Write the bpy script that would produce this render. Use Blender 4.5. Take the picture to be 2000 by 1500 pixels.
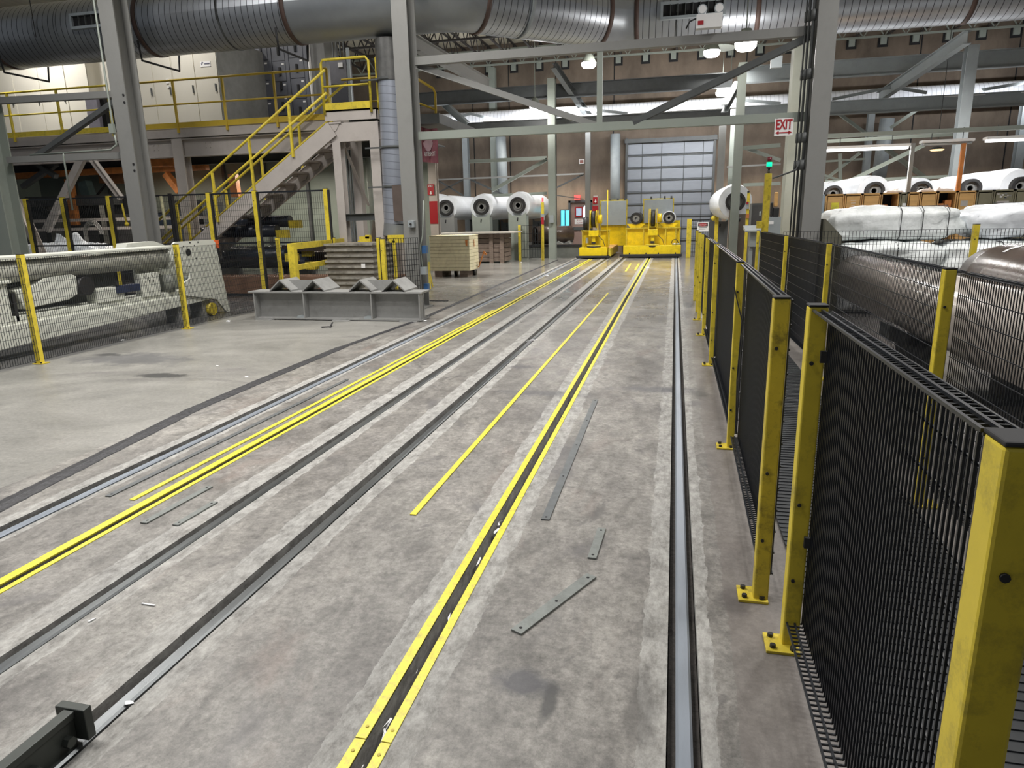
import bpy, math, random
from mathutils import Vector, Matrix
random.seed(7)
for o in list(bpy.data.objects): bpy.data.objects.remove(o)
SC = bpy.context.scene; COL = SC.collection
# ---------------------------------------------------------------- camera
HC = 1.6; FPX = 1330.0
MX = ((0.97376675, 0.03399659, -0.22499454), (0.22653839, -0.23790082, 0.94450175), (-0.02141655, -0.9706943, -0.23936144))
camd = bpy.data.cameras.new('camera'); cam = bpy.data.objects.new('camera', camd); COL.objects.link(cam)
camd.sensor_width = 36; camd.lens = FPX/2000*36; camd.clip_start = .05; camd.clip_end = 200
cam.matrix_world = Matrix(((MX[0][0], -MX[0][1], -MX[0][2], 0), (MX[1][0], -MX[1][1], -MX[1][2], 0), (MX[2][0], -MX[2][1], -MX[2][2], HC), (0, 0, 0, 1)))
SC.camera = cam
# ---------------------------------------------------------------- world, exposure
w = bpy.data.worlds.new('world'); SC.world = w; w.use_nodes = True
w.node_tree.nodes['Background'].inputs[0].default_value = (.90, .95, 1, 1)
w.node_tree.nodes['Background'].inputs[1].default_value = .27
SC.view_settings.view_transform = 'Standard'; SC.view_settings.look = 'None'
SC.view_settings.gamma = 1; SC.view_settings.use_curve_mapping = False
SC.view_settings.exposure = -0.7
def arealight(x, y, z, p, s=1.2, col=(1, .97, .93), tgt=None, spread=None):
    l = bpy.data.lights.new('added_bay_and_fill_light', 'AREA'); l.energy = p; l.size = s; l.color = col; l.shape = 'DISK'
    o = bpy.data.objects.new('added_bay_and_fill_light', l); COL.objects.link(o); o.location = (x, y, z)
    if spread: l.spread = spread
    if tgt: o.rotation_euler = (Vector(tgt)-Vector((x, y, z))).to_track_quat('-Z', 'Y').to_euler()
    return o
# assumed high lamps of the hall, added above as bare lights without fixtures
for (x, y, p) in ((-4.2, 2.0, 420), (-3.5, 7.0, 420), (-5.5, 5, 300), (-9.5, 9, 380), (3.0, 4.5, 300), (4.5, 9.5, 420), (-4.5, 10.6, 260)):
    arealight(x, y, 7.6, p, spread=2.5)
for (x, y, p) in ((-1.5, 21, 650), (-8, 20, 650), (5, 21, 600), (-13, 24, 400), (10, 19, 600), (1.5, 26, 320), (-5, 27.5, 300)):  # more added lights for assumed lamps of the far hall, no fixtures
    arealight(x, y, 6.9, p, spread=2.1)
for (x, y, p) in ((-15.5, 14.25, 130), (-11.6, 14.3, 60), (-8.6, 15.3, 50)):  # added fill lights without fixtures, aimed to brighten the mezzanine cabinets
    arealight(x, y, 7.0, p, .6, tgt=(x, y+1.5, 4.2), spread=2.3)
for (x, y, p) in ((-16, 18.3, 170), (-11.5, 18.5, 170), (-8.2, 18.3, 110), (-14, 15.6, 70), (-9, 15.8, 40)):  # more added fill lights under the deck, brightening the machinery there
    arealight(x, y, 3.1, p, .5, col=(1, .9, .78))
# ---------------------------------------------------------------- helpers
def ray(px, py):
    d = (px-1000, py-750, FPX)
    return Vector([sum(MX[r][k]*d[k] for k in range(3)) for r in range(3)])
def P(px, py, Y):
    d = ray(px, py); t = Y/d.y; return Vector((d.x*t, Y, HC+d.z*t))
def F(px, py, z=0):
    d = ray(px, py); t = (z-HC)/d.z; return Vector((d.x*t, d.y*t, z))
def PX(px, py, X):
    d = ray(px, py); t = X/d.x; return Vector((X, d.y*t, HC+d.z*t))
V = Vector
ROOT = {}
class MB:
    def __init__(s): s.v = []; s.f = []; s.m = []; s.sm = []; s.cm = 0
    def face(s, idx, smooth=False): s.f.append(idx); s.m.append(s.cm); s.sm.append(smooth)
    def poly(s, pts, smooth=False):
        b = len(s.v); s.v += [V(p) for p in pts]; s.face(list(range(b, b+len(pts))), smooth); return s
    def hexa(s, c):
        b = len(s.v); s.v += [V(p) for p in c]
        for q in ((0, 3, 2, 1), (4, 5, 6, 7), (0, 1, 5, 4), (1, 2, 6, 5), (2, 3, 7, 6), (3, 0, 4, 7)): s.face([b+i for i in q])
        return s
    def box(s, x0, x1, y0, y1, z0, z1):
        if x0 > x1: x0, x1 = x1, x0
        if y0 > y1: y0, y1 = y1, y0
        if z0 > z1: z0, z1 = z1, z0
        return s.hexa([(x0, y0, z0), (x1, y0, z0), (x1, y1, z0), (x0, y1, z0), (x0, y0, z1), (x1, y0, z1), (x1, y1, z1), (x0, y1, z1)])
    def frame(s, p, q, up=None):
        d = (V(q)-V(p)).normalized()
        up = V(up) if up else (V((0, 0, 1)) if abs(d.z) < .95 else V((0, 1, 0)))
        a = d.cross(up).normalized(); b = a.cross(d).normalized(); return d, a, b
    def bar(s, p, q, w, h, up=None, off=(0, 0)):
        p = V(p); q = V(q); d, a, b = s.frame(p, q, up); a0 = a*(off[0]); b0 = b*(off[1])
        c = []
        for e in (p, q):
            for (i, j) in ((-1, -1), (1, -1), (1, 1), (-1, 1)): c.append(e+a0+b0+a*(i*w/2)+b*(j*h/2))
        return s.hexa(c)
    def ibeam(s, p, q, w, h, t=.02, up=None, tw=None):
        s.bar(p, q, w, t, up, (0, h/2-t/2)); s.bar(p, q, w, t, up, (0, -h/2+t/2)); s.bar(p, q, tw or t*.8, h-2*t, up); return s
    def angle(s, p, q, w, t=.01, up=None):
        s.bar(p, q, w, t, up, (0, -w/2)); s.bar(p, q, t, w, up, (-w/2, 0)); return s
    def chan(s, p, q, w, h, t=.012, up=None, side=1):
        s.bar(p, q, t, h, up); s.bar(p, q, w, t, up, (side*w/2, h/2-t/2)); s.bar(p, q, w, t, up, (side*w/2, -h/2+t/2)); return s
    def tube(s, pts, r, n=10, caps=True, rad=None):
        pts = [V(p) for p in pts]; b0 = len(s.v); N = len(pts); prev = None
        for i, p in enumerate(pts):
            d = (pts[min(i+1, N-1)]-pts[max(i-1, 0)]).normalized()
            if prev is None:
                up = V((0, 0, 1)) if abs(d.z) < .9 else V((0, 1, 0)); a = d.cross(up).normalized()
            else:
                a = (prev-d*prev.dot(d)).normalized()
            prev = a; b = d.cross(a); rr = rad[i] if rad else r
            for k in range(n):
                t = 2*math.pi*k/n; s.v.append(p+a*(math.cos(t)*rr)+b*(math.sin(t)*rr))
        for i in range(N-1):
            for k in range(n):
                k2 = (k+1) % n; s.face([b0+i*n+k, b0+i*n+k2, b0+(i+1)*n+k2, b0+(i+1)*n+k], n > 6)
        if caps:
            s.face([b0+k for k in range(n)][::-1]); s.face([b0+(N-1)*n+k for k in range(n)])
        return s
    def ring(s, c, d, r0, r1, L, n=24):
        """hollow tube (annulus extruded) from c along d by L"""
        c = V(c); d = V(d).normalized(); up = V((0, 0, 1)) if abs(d.z) < .9 else V((0, 1, 0)); a = d.cross(up).normalized(); b = d.cross(a)
        b0 = len(s.v)
        for (rr, l) in ((r0, 0), (r1, 0), (r1, L), (r0, L)):
            for k in range(n):
                t = 2*math.pi*k/n; s.v.append(c+d*l+a*math.cos(t)*rr+b*math.sin(t)*rr)
        for j in range(4):
            for k in range(n):
                k2 = (k+1) % n; s.face([b0+j*n+k, b0+j*n+k2, b0+((j+1) % 4)*n+k2, b0+((j+1) % 4)*n+k], j in (1, 3))
        return s
    def prism(s, poly, d):
        d = V(d); b = len(s.v); n = len(poly); s.v += [V(p) for p in poly]+[V(p)+d for p in poly]
        s.face([b+i for i in range(n)][::-1]); s.face([b+n+i for i in range(n)])
        for i in range(n): s.face([b+i, b+(i+1) % n, b+n+(i+1) % n, b+n+i])
        return s
    def pbox(s, px0, py0, px1, py1, Y, d):
        ym = (py0+py1)/2; xm = (px0+px1)/2
        return s.box(P(px0, ym, Y).x, P(px1, ym, Y).x, Y, Y+d, P(xm, py0, Y).z, P(xm, py1, Y).z)
    def sphere(s, c, r, n=12, m=8, sc=(1, 1, 1)):
        b0 = len(s.v); c = V(c)
        for i in range(m+1):
            t = math.pi*i/m
            for k in range(n):
                f = 2*math.pi*k/n; s.v.append(c+V((math.sin(t)*math.cos(f)*r*sc[0], math.sin(t)*math.sin(f)*r*sc[1], math.cos(t)*r*sc[2])))
        for i in range(m):
            for k in range(n):
                k2 = (k+1) % n; s.face([b0+i*n+k, b0+(i+1)*n+k, b0+(i+1)*n+k2, b0+i*n+k2], True)
        return s
    def build(s, name, mat, parent=None, bevel=0, **kw):
        L = ROOT.get(parent.name, V((0, 0, 0))) if parent else V(kw.pop('at', (0, 0, 0)))
        me = bpy.data.meshes.new(name); me.from_pydata([v-L for v in s.v], [], s.f)
        mats = mat if isinstance(mat, (list, tuple)) else [mat]
        for m in mats: me.materials.append(m)
        me.polygons.foreach_set('material_index', s.m); me.polygons.foreach_set('use_smooth', s.sm)
        me.update()
        o = bpy.data.objects.new(name, me); COL.objects.link(o)
        if parent: o.parent = parent
        else: o.location = L
        ROOT[o.name] = L
        if bevel:
            b = o.modifiers.new('bevel', 'BEVEL'); b.width = bevel; b.segments = 2; b.limit_method = 'ANGLE'
        return tag(o, **kw)
def tag(o, label=None, cat=None, group=None, kind=None):
    if label: o['label'] = label
    if cat: o['category'] = cat
    if group: o['group'] = group
    if kind: o['kind'] = kind
    return o
def thing(name, loc, label, cat, group=None):
    o = bpy.data.objects.new(name, None); o.empty_display_size = .1; COL.objects.link(o); o.location = loc; ROOT[o.name] = V(loc)
    return tag(o, label, cat, group)
def copytree(o, delta, label=None, name=None):
    c = o.copy(); COL.objects.link(c); c.location = o.location+V(delta); ROOT[c.name] = ROOT[o.name]+V(delta)
    if label: c['label'] = label
    for ch in list(o.children):
        k = ch.copy(); COL.objects.link(k); k.parent = c; ROOT[k.name] = ROOT[c.name]
        for g in list(ch.children):
            q = g.copy(); COL.objects.link(q); q.parent = k
    return c
def text_mesh(txt, size, origin, mat, parent, name='lettering', ex=V((1, 0, 0)), ey=V((0, 0, 1)), center=True, sx=1.0, bold=0.0):
    cu = bpy.data.curves.new('t', 'FONT'); cu.body = txt; cu.size = size; cu.extrude = .0015; cu.offset = bold
    if center: cu.align_x = 'CENTER'
    to = bpy.data.objects.new('t', cu); COL.objects.link(to)
    dg = bpy.context.evaluated_depsgraph_get(); me = bpy.data.meshes.new_from_object(to.evaluated_get(dg))
    bpy.data.objects.remove(to)
    ez = ex.cross(ey); o = V(origin)-ROOT.get(parent.name, V((0, 0, 0)))
    for v in me.vertices: c = v.co.copy(); v.co = o+ex*(c.x*sx)+ey*c.y+ez*c.z
    me.name = name; me.materials.clear(); me.materials.append(mat)
    ob = bpy.data.objects.new(name, me); COL.objects.link(ob); ob.parent = parent; ROOT[ob.name] = ROOT.get(parent.name, V((0, 0, 0)))
    return ob
# ---------------------------------------------------------------- materials
MATS = {}
def mat(name, col, rough=.6, metal=0, var=.18, scale=4, bump=0, dirt=None, dirt_amt=.0, dscale=2.0, stretch=None, emit=None, estr=0, alpha=None, spec=None):
    m = bpy.data.materials.new(name); m.use_nodes = True; nt = m.node_tree; bs = nt.nodes['Principled BSDF']
    bs.inputs['Roughness'].default_value = rough; bs.inputs['Metallic'].default_value = metal
    if spec is not None: bs.inputs['Specular IOR Level'].default_value = spec
    tc = nt.nodes.new('ShaderNodeTexCoord'); mp = nt.nodes.new('ShaderNodeMapping'); nt.links.new(tc.outputs['Object'], mp.inputs[0])
    if stretch: mp.inputs['Scale'].default_value = stretch
    n = nt.nodes.new('ShaderNodeTexNoise'); n.inputs['Scale'].default_value = scale; n.inputs['Detail'].default_value = 6; n.inputs['Roughness'].default_value = .65
    nt.links.new(mp.outputs[0], n.inputs['Vector'])
    r = nt.nodes.new('ShaderNodeValToRGB'); r.color_ramp.elements[0].position = .3; r.color_ramp.elements[1].position = .7
    lo = [max(0, c*(1-var)) for c in col]; hi = [min(1, c*(1+var)) for c in col]
    r.color_ramp.elements[0].color = (*lo, 1); r.color_ramp.elements[1].color = (*hi, 1)
    nt.links.new(n.outputs[0], r.inputs[0]); out = r.outputs[0]
    if dirt:
        n2 = nt.nodes.new('ShaderNodeTexNoise'); n2.inputs['Scale'].default_value = dscale; n2.inputs['Detail'].default_value = 8; n2.inputs['Roughness'].default_value = .75
        nt.links.new(mp.outputs[0], n2.inputs['Vector'])
        r2 = nt.nodes.new('ShaderNodeValToRGB'); r2.color_ramp.elements[0].position = .5; r2.color_ramp.elements[1].position = .72
        r2.color_ramp.elements[1].color = (dirt_amt,)*3+(1,); r2.color_ramp.elements[0].color = (0, 0, 0, 1)
        nt.links.new(n2.outputs[0], r2.inputs[0])
        mx = nt.nodes.new('ShaderNodeMix'); mx.data_type = 'RGBA'; mx.inputs['B'].default_value = (*dirt, 1)
        nt.links.new(r2.outputs[0], mx.inputs['Factor']); nt.links.new(out, mx.inputs['A']); out = mx.outputs['Result']
    nt.links.new(out, bs.inputs['Base Color'])
    if bump:
        b = nt.nodes.new('ShaderNodeBump'); b.inputs['Strength'].default_value = bump; b.inputs['Distance'].default_value = .02
        nt.links.new(n.outputs[0], b.inputs['Height']); nt.links.new(b.outputs[0], bs.inputs['Normal'])
    if emit:
        bs.inputs['Emission Color'].default_value = (*emit, 1); bs.inputs['Emission Strength'].default_value = estr
    if alpha is not None: bs.inputs['Alpha'].default_value = alpha
    MATS[name] = m; return m
YEL = mat('safety_yellow', (.70, .55, .045), .42, var=.12, dirt=(.10, .08, .03), dirt_amt=.6, dscale=9)
YELW = mat('worn_yellow', (.58, .45, .035), .5, var=.2, dirt=(.07, .055, .02), dirt_amt=.8, dscale=14)
YELF = mat('floor_yellow', (.74, .65, .05), .42, var=.14, scale=14, dirt=(.30, .26, .12), dirt_amt=.8, dscale=22)
YELC = mat('cart_yellow', (.82, .60, .01), .35, var=.12, dirt=(.15, .11, .03), dirt_amt=.45, dscale=5)
BLK = mat('black_wire', (.010, .0125, .017), .38, var=.2)
BLKM = mat('black_rubber', (.02, .02, .022), .7)
GRY = mat('grey_steel_paint', (.23, .23, .22), .5, var=.1, scale=2, dirt=(.1, .09, .08), dirt_amt=.3)
GRYL = mat('light_steel_paint', (.27, .30, .265), .5, var=.1, scale=2, dirt=(.2, .18, .15), dirt_amt=.3)
GRYD = mat('dark_steel_paint', (.075, .08, .08), .55, var=.15)
GRYB = mat('bluegrey_steel', (.30, .33, .34), .5, var=.1, dirt=(.16, .16, .15), dirt_amt=.3)
TAUPE = mat('taupe_paint', (.47, .43, .40), .55, var=.08, scale=1.5, dirt=(.2, .16, .13), dirt_amt=.25)
BEAMG = mat('support_grey', (.27, .27, .262), .5, var=.1, dirt=(.08, .08, .07), dirt_amt=.35, dscale=6)
MACH = mat('machine_beige', (.62, .63, .56), .45, var=.06, dirt=(.2, .2, .17), dirt_amt=.3, dscale=3)
CAB = mat('cabinet_cream', (.66, .63, .55), .4, var=.04, scale=1)
CABD = mat('cabinet_slate', (.10, .105, .125), .4, var=.15, scale=2)
WOOD = mat('plywood_tan', (.62, .36, .13), .6, var=.15, scale=3, stretch=(1, 1, 6))
OLIVE = mat('olive_locker', (.22, .20, .13), .5, var=.1)
WRAP = mat('white_plastic_wrap', (.84, .87, .91), .28, var=.1, scale=3, bump=.5)
FABRIC = mat('white_bale_fabric', (.80, .84, .83), .45, var=.22, scale=2.5, bump=1.0, dirt=(.36, .39, .38), dirt_amt=.75, dscale=1.4)
BROWN = mat('brown_roll_film', (.075, .055, .045), .22, var=.3, scale=3, bump=.25)
ORNG = mat('orange_steel', (.55, .20, .05), .55, var=.3, scale=5, dirt=(.12, .05, .02), dirt_amt=.7)
RED = mat('sign_red', (.36, .015, .022), .4, var=.05)
WHT = mat('sign_white', (.80, .79, .78), .45, var=.04)
RUBB = mat('black_core', (.018, .017, .017), .5)
STEELB = mat('bare_steel', (.34, .38, .44), .34, metal=.45, var=.25, scale=6, stretch=(1, .12, 1), dirt=(.10, .10, .10), dirt_amt=.5, dscale=3)
STEELD = mat('dull_steel_strip', (.14, .15, .155), .4, metal=.3, var=.2, scale=12)
PLATE = mat('grey_floor_plate', (.20, .215, .205), .45, metal=.2, var=.15, scale=20, dirt=(.08, .08, .075), dirt_amt=.5, dscale=12)
TRASH = mat('white_scrap', (.85, .86, .88), .5)
CREAM = mat('cream_crate', (.74, .68, .46), .55, var=.1, dirt=(.22, .14, .06), dirt_amt=.4, dscale=5)
TIMBER = mat('weathered_timber', (.16, .12, .095), .8, var=.35, scale=5, stretch=(1, 1, 5))
OLDGREY = mat('weathered_crate', (.22, .195, .16), .7, var=.3, scale=6, stretch=(1, 1, 6), dirt=(.05, .045, .04), dirt_amt=.7, dscale=4)
ELB = mat('blue_box', (.05, .14, .32), .4)
PIPE = mat('galvanised_pipe', (.42, .46, .48), .4, metal=.5, var=.12)
DARKGAP = mat('dark_opening', (.01, .01, .011), .8)
MAROON = mat('maroon_cloth', (.36, .13, .16), .6, var=.25, scale=6)
NAVY = mat('navy_roller', (.012, .018, .032), .35)
GLOWW = mat('lamp_glow', (1, 1, 1), emit=(1, .98, .95), estr=30)
GLOWT = mat('tube_glow', (1, 1, 1), emit=(1, 1, 1), estr=9)
GLOWB = mat('blue_tube_glow', (.1, .6, .8), emit=(.08, .68, .95), estr=2.6)
GLOWR = mat('red_sign_glow', (.8, .1, .1), emit=(1, .08, .07), estr=1.6)
GLOWG = mat('green_beacon_glow', (.0, .8, .3), emit=(0, 1, .4), estr=2.2)
GLASS = mat('pale_window', (.35, .45, .55), .2, emit=(.5, .65, .85), estr=.6)
WHITEDUCT = mat('white_corrugated_sheet', (.80, .82, .90), .35, var=.04)
GREENWALL = mat('pale_green_panel', (.24, .28, .24), .5, var=.12, scale=1)
GRATE = mat('dark_walkway_mat', (.035, .038, .042), .55, var=.2, scale=6)
def wall_mat():
    m = mat('stained_light_banded_concrete', (.155, .122, .095), .85, var=.38, scale=.9, bump=.2, dirt=(.26, .22, .17), dirt_amt=.5, dscale=.5, stretch=(1, 1, .5))
    nt = m.node_tree; bs = nt.nodes['Principled BSDF']; src = bs.inputs['Base Color'].links[0].from_socket
    tc = nt.nodes.new('ShaderNodeTexCoord'); sp = nt.nodes.new('ShaderNodeSeparateXYZ'); nt.links.new(tc.outputs['Object'], sp.inputs[0])
    r = nt.nodes.new('ShaderNodeValToRGB'); e = r.color_ramp.elements  # wall tone by height, with lamp spill and shade partly painted in
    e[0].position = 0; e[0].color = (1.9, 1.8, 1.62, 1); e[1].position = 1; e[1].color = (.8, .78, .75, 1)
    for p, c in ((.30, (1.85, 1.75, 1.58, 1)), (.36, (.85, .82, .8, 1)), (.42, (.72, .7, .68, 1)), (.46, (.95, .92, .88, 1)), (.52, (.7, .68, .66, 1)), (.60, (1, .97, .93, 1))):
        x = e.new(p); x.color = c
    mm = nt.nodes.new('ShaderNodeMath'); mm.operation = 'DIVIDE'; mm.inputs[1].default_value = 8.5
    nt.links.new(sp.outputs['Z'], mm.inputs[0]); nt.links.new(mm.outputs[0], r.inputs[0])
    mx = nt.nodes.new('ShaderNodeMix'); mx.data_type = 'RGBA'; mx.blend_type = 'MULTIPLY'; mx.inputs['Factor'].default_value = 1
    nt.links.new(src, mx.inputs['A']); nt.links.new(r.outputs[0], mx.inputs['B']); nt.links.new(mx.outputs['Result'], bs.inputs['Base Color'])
    return m
def seam_mat(name, col, period, axis, rough=.35, metal=.7, lw=.06, linecol=.35, offset=0, diag=0):
    """sheet metal with thin seams every `period` metres"""
    m = mat(name, col, rough, metal, var=.12, scale=1.2)
    nt = m.node_tree; bs = nt.nodes['Principled BSDF']; src = bs.inputs['Base Color'].links[0].from_socket
    at = nt.nodes.new('ShaderNodeUVMap'); sp = nt.nodes.new('ShaderNodeSeparateXYZ'); nt.links.new(at.outputs[0], sp.inputs[0])
    d = nt.nodes.new('ShaderNodeMath'); d.operation = 'MULTIPLY'; d.inputs[1].default_value = 1/period
    nt.links.new(sp.outputs['X'], d.inputs[0])
    ad = nt.nodes.new('ShaderNodeMath'); ad.operation = 'MULTIPLY_ADD'; ad.inputs[1].default_value = diag
    nt.links.new(sp.outputs['Y'], ad.inputs[0]); nt.links.new(d.outputs[0], ad.inputs[2])
    fr = nt.nodes.new('ShaderNodeMath'); fr.operation = 'FRACT'; nt.links.new(ad.outputs[0], fr.inputs[0])
    lt = nt.nodes.new('ShaderNodeMath'); lt.operation = 'LESS_THAN'; lt.inputs[1].default_value = lw; nt.links.new(fr.outputs[0], lt.inputs[0])
    mx = nt.nodes.new('ShaderNodeMix'); mx.data_type = 'RGBA'; nt.links.new(lt.outputs[0], mx.inputs['Factor']); nt.links.new(src, mx.inputs['A'])
    mx.inputs['B'].default_value = (*[c*linecol for c in col], 1); nt.links.new(mx.outputs['Result'], bs.inputs['Base Color'])
    return m
DUCTM = seam_mat('spiral_duct_metal', (.37, .39, .42), .13, 'X', rough=.36, metal=.7, lw=.11, linecol=.2, diag=1)
DUCTP = mat('plain_duct_metal', (.33, .35, .37), .4, metal=.6, var=.1, scale=1.5)
DUCTV = seam_mat('lagged_duct_foil', (.40, .43, .50), .14, 'X', rough=.35, metal=.5, lw=.08, linecol=.55, diag=1)
RUST = mat('rusty_flange', (.09, .055, .045), .6, var=.3)
def floor_mat():
    m = bpy.data.materials.new('worn_concrete_floor'); m.use_nodes = True; nt = m.node_tree; N = nt.nodes; L = nt.links; bs = N['Principled BSDF']
    tc = N.new('ShaderNodeTexCoord'); sp = N.new('ShaderNodeSeparateXYZ'); L.new(tc.outputs['Object'], sp.inputs[0])
    def noise(sc, det=8, ro=.6, stretch=(1, 1, 1), dist=0):
        mp = N.new('ShaderNodeMapping'); mp.inputs['Scale'].default_value = stretch; L.new(tc.outputs['Object'], mp.inputs[0])
        n = N.new('ShaderNodeTexNoise'); n.inputs['Scale'].default_value = sc; n.inputs['Detail'].default_value = det; n.inputs['Roughness'].default_value = ro; n.inputs['Distortion'].default_value = dist
        L.new(mp.outputs[0], n.inputs['Vector']); return n.outputs[0]
    def ramp(src, stops):
        r = N.new('ShaderNodeValToRGB'); e = r.color_ramp.elements
        for i, (p, c) in enumerate(stops):
            c = (c, c, c) if not isinstance(c, tuple) else c
            if i < 2: e[i].position = p; e[i].color = (*c, 1)
            else: x = e.new(p); x.color = (*c, 1)
        L.new(src, r.inputs[0]); return r.outputs[0]
    def mix(f, a, b, bt='MIX'):
        x = N.new('ShaderNodeMix'); x.data_type = 'RGBA'; x.blend_type = bt
        for s, k in ((f, 'Factor'), (a, 'A'), (b, 'B')):
            if hasattr(s, 'links') or hasattr(s, 'is_linked'): L.new(s, x.inputs[k])
            elif isinstance(s, tuple): x.inputs[k].default_value = (*s, 1)
            else: x.inputs[k].default_value = s
        return x.outputs['Result']
    def math_(op, a, b=None, c=None):
        x = N.new('ShaderNodeMath'); x.operation = op
        for i, s in enumerate((a, b, c)):
            if s is None: continue
            if hasattr(s, 'is_linked'): L.new(s, x.inputs[i])
            else: x.inputs[i].default_value = s
        return x.outputs[0]
    base = ramp(noise(1.1, 9, .68, (1, .7, 1), .3), [(.36, (.165, .155, .145)), (.64, (.315, .30, .275))])
    fine = ramp(noise(26, 10, .85), [(.36, .50), (.64, 1.3)])
    col = mix(1.0, base, fine, 'MULTIPLY')
    fine2 = ramp(noise(7, 9, .72, (1, .6, 1), .6), [(.36, .62), (.60, 1.14)])
    col = mix(.95, col, fine2, 'MULTIPLY')
    stains = []; SN = noise(4.5, 8, .7)
    # dark smudges and oil
    sm = ramp(noise(.9, 6, .62, (1.1, .8, 1), 1.2), [(.57, 0), (.70, .72)])
    col = mix(sm, col, (.105, .10, .105))
    sm2 = ramp(noise(3.4, 5, .6, (1, .8, 1), 1.5), [(.62, 0), (.68, .6)])
    col = mix(sm2, col, (.09, .085, .085))
    rb = ramp(noise(1.7, 5, .6, (1, .5, 1), .6), [(.58, 0), (.75, .35)])
    col = mix(rb, col, (.27, .19, .16))
    # stains with a shape of their own
    for (cx, cy, rx, ry, am, cc) in ((-6.45, 6.9, 1.05, .42, .75, (.10, .10, .105)), (-5.35, 6.15, .42, .13, .9, (.04, .04, .04)), (-6.9, 7.1, .3, .09, .8, (.06, .06, .06)), (-.47, 2.02, .13, .10, .8, (.06, .06, .07)), (-.36, 1.94, .03, .14, .8, (.05, .05, .05)),
            (-.1, 6.3, .42, .16, .75, (.09, .09, .10)), (-1.15, 6.0, .5, .12, .6, (.09, .09, .10)), (.28, 6.2, .1, .25, .7, (.05, .05, .05)), (-1.55, 7.1, .16, .12, .7, (.08, .08, .09)), (.3, 2.7, .07, .15, .6, (.08, .07, .07)), (-.05, 2.0, .06, .2, .5, (.08, .075, .07)), (.3, 12.5, .12, .5, .8, (.04, .04, .04))):
        dx = math_('DIVIDE', math_('SUBTRACT', sp.outputs['X'], cx), rx); dy = math_('DIVIDE', math_('SUBTRACT', sp.outputs['Y'], cy), ry)
        d2 = math_('ADD', math_('MULTIPLY', dx, dx), math_('MULTIPLY', dy, dy))
        dn = math_('ADD', math_('SQRT', d2), math_('MULTIPLY_ADD', SN, 2.2, -1.1))
        stains.append((ramp(dn, [(.45, am), (1.0, 0)]), cc))
    spk = ramp(noise(75, 4, .9), [(.66, 0), (.72, .75)]); col = mix(spk, col, (.07, .065, .06))
    spw = ramp(noise(58, 4, .9, (1, 1.3, 1)), [(.68, 0), (.74, .6)]); col = mix(spw, col, (.5, .49, .47))
    # hairline scuffs
    sc1 = ramp(noise(5, 10, .85, (9, .5, 1), .8), [(.66, 0), (.70, .35)]); col = mix(sc1, col, (.10, .095, .09))
    sc2 = ramp(noise(6, 10, .85, (.6, 7, 1), .8), [(.68, 0), (.71, .4)]); col = mix(sc2, col, (.48, .47, .44))
    # scratches
    vo = N.new('ShaderNodeTexVoronoi'); vo.feature = 'DISTANCE_TO_EDGE'; vo.inputs['Scale'].default_value = 1.6
    mpv = N.new('ShaderNodeMapping'); L.new(tc.outputs['Object'], mpv.inputs[0])
    nd = N.new('ShaderNodeTexNoise'); nd.inputs['Scale'].default_value = 2.5; L.new(tc.outputs['Object'], nd.inputs['Vector'])
    va = N.new('ShaderNodeVectorMath'); va.operation = 'ADD'; L.new(mpv.outputs[0], va.inputs[0]); L.new(nd.outputs['Color'], va.inputs[1]); L.new(va.outputs[0], vo.inputs['Vector'])
    cr = ramp(vo.outputs['Distance'], [(.0, .35), (.008, 0)]); col = mix(cr, col, (.13, .12, .12))
    # pale grout poured beside every rail and slot
    wob = math_('MULTIPLY_ADD', noise(3.0, 6, .7), .10, -.05)
    xw = math_('ADD', sp.outputs['X'], wob)
    gro = None
    for (c, lo, hi) in ((.083, -.15, .11), (-.87, -.15, .15), (-1.80, -.20, .13), (-2.405, -.20, .11), (-3.47, -.18, .09)):
        t = math_('SUBTRACT', xw, c)
        a = math_('GREATER_THAN', t, lo); b = math_('LESS_THAN', t, hi); g = math_('MULTIPLY', a, b)
        gro = g if gro is None else math_('MAXIMUM', gro, g)
    gc = ramp(noise(16, 9, .8, (1, .5, 1)), [(.36, (.15, .145, .135)), (.62, (.52, .515, .49))])
    col = mix(math_('MULTIPLY', gro, .62), col, gc)
    # left bay: smooth lighter slab
    lb = ramp(sp.outputs['X'], [(0, 0), (1, 1)])
    left = math_('LESS_THAN', xw, -4.1)
    lc = ramp(noise(.7, 8, .65, (.7, 1, 1), .5), [(.38, (.19, .185, .17)), (.62, (.315, .305, .28))])
    lst = ramp(noise(.85, 6, .6, (.6, 1.2, 1), 1), [(.57, 0), (.70, .75)])
    lc = mix(lst, lc, (.14, .13, .13))
    lf = ramp(noise(30, 10, .85), [(.36, .68), (.64, 1.15)]); lc = mix(1.0, lc, lf, 'MULTIPLY')
    col = mix(left, col, lc)
    # worn brown concrete at the fence
    rt = math_('GREATER_THAN', xw, .26); col = mix(math_('MULTIPLY', rt, .55), col, (.155, .135, .125))
    # machine bay beyond the left mesh fence is oily and dark
    oi = math_('LESS_THAN', xw, -7.42); oc = ramp(noise(2.2, 7, .7, (1, .25, 1), .4), [(.35, (.035, .037, .042)), (.72, (.17, .165, .16))]); col = mix(math_('MULTIPLY', oi, .9), col, oc)
    for (f_, c_) in stains: col = mix(f_, col, c_)
    L.new(col, bs.inputs['Base Color'])
    rg = ramp(noise(1.6, 7, .65), [(.3, .30), (.7, .52)])
    rg2 = mix(gro, rg, (.8, .8, .8))
    far = math_('MULTIPLY_ADD', sp.outputs['Y'], -.038, 1.2); farc = math_('MAXIMUM', far, .40)
    rg3 = math_('MULTIPLY', rg2, farc); L.new(rg3, bs.inputs['Roughness'])
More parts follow.
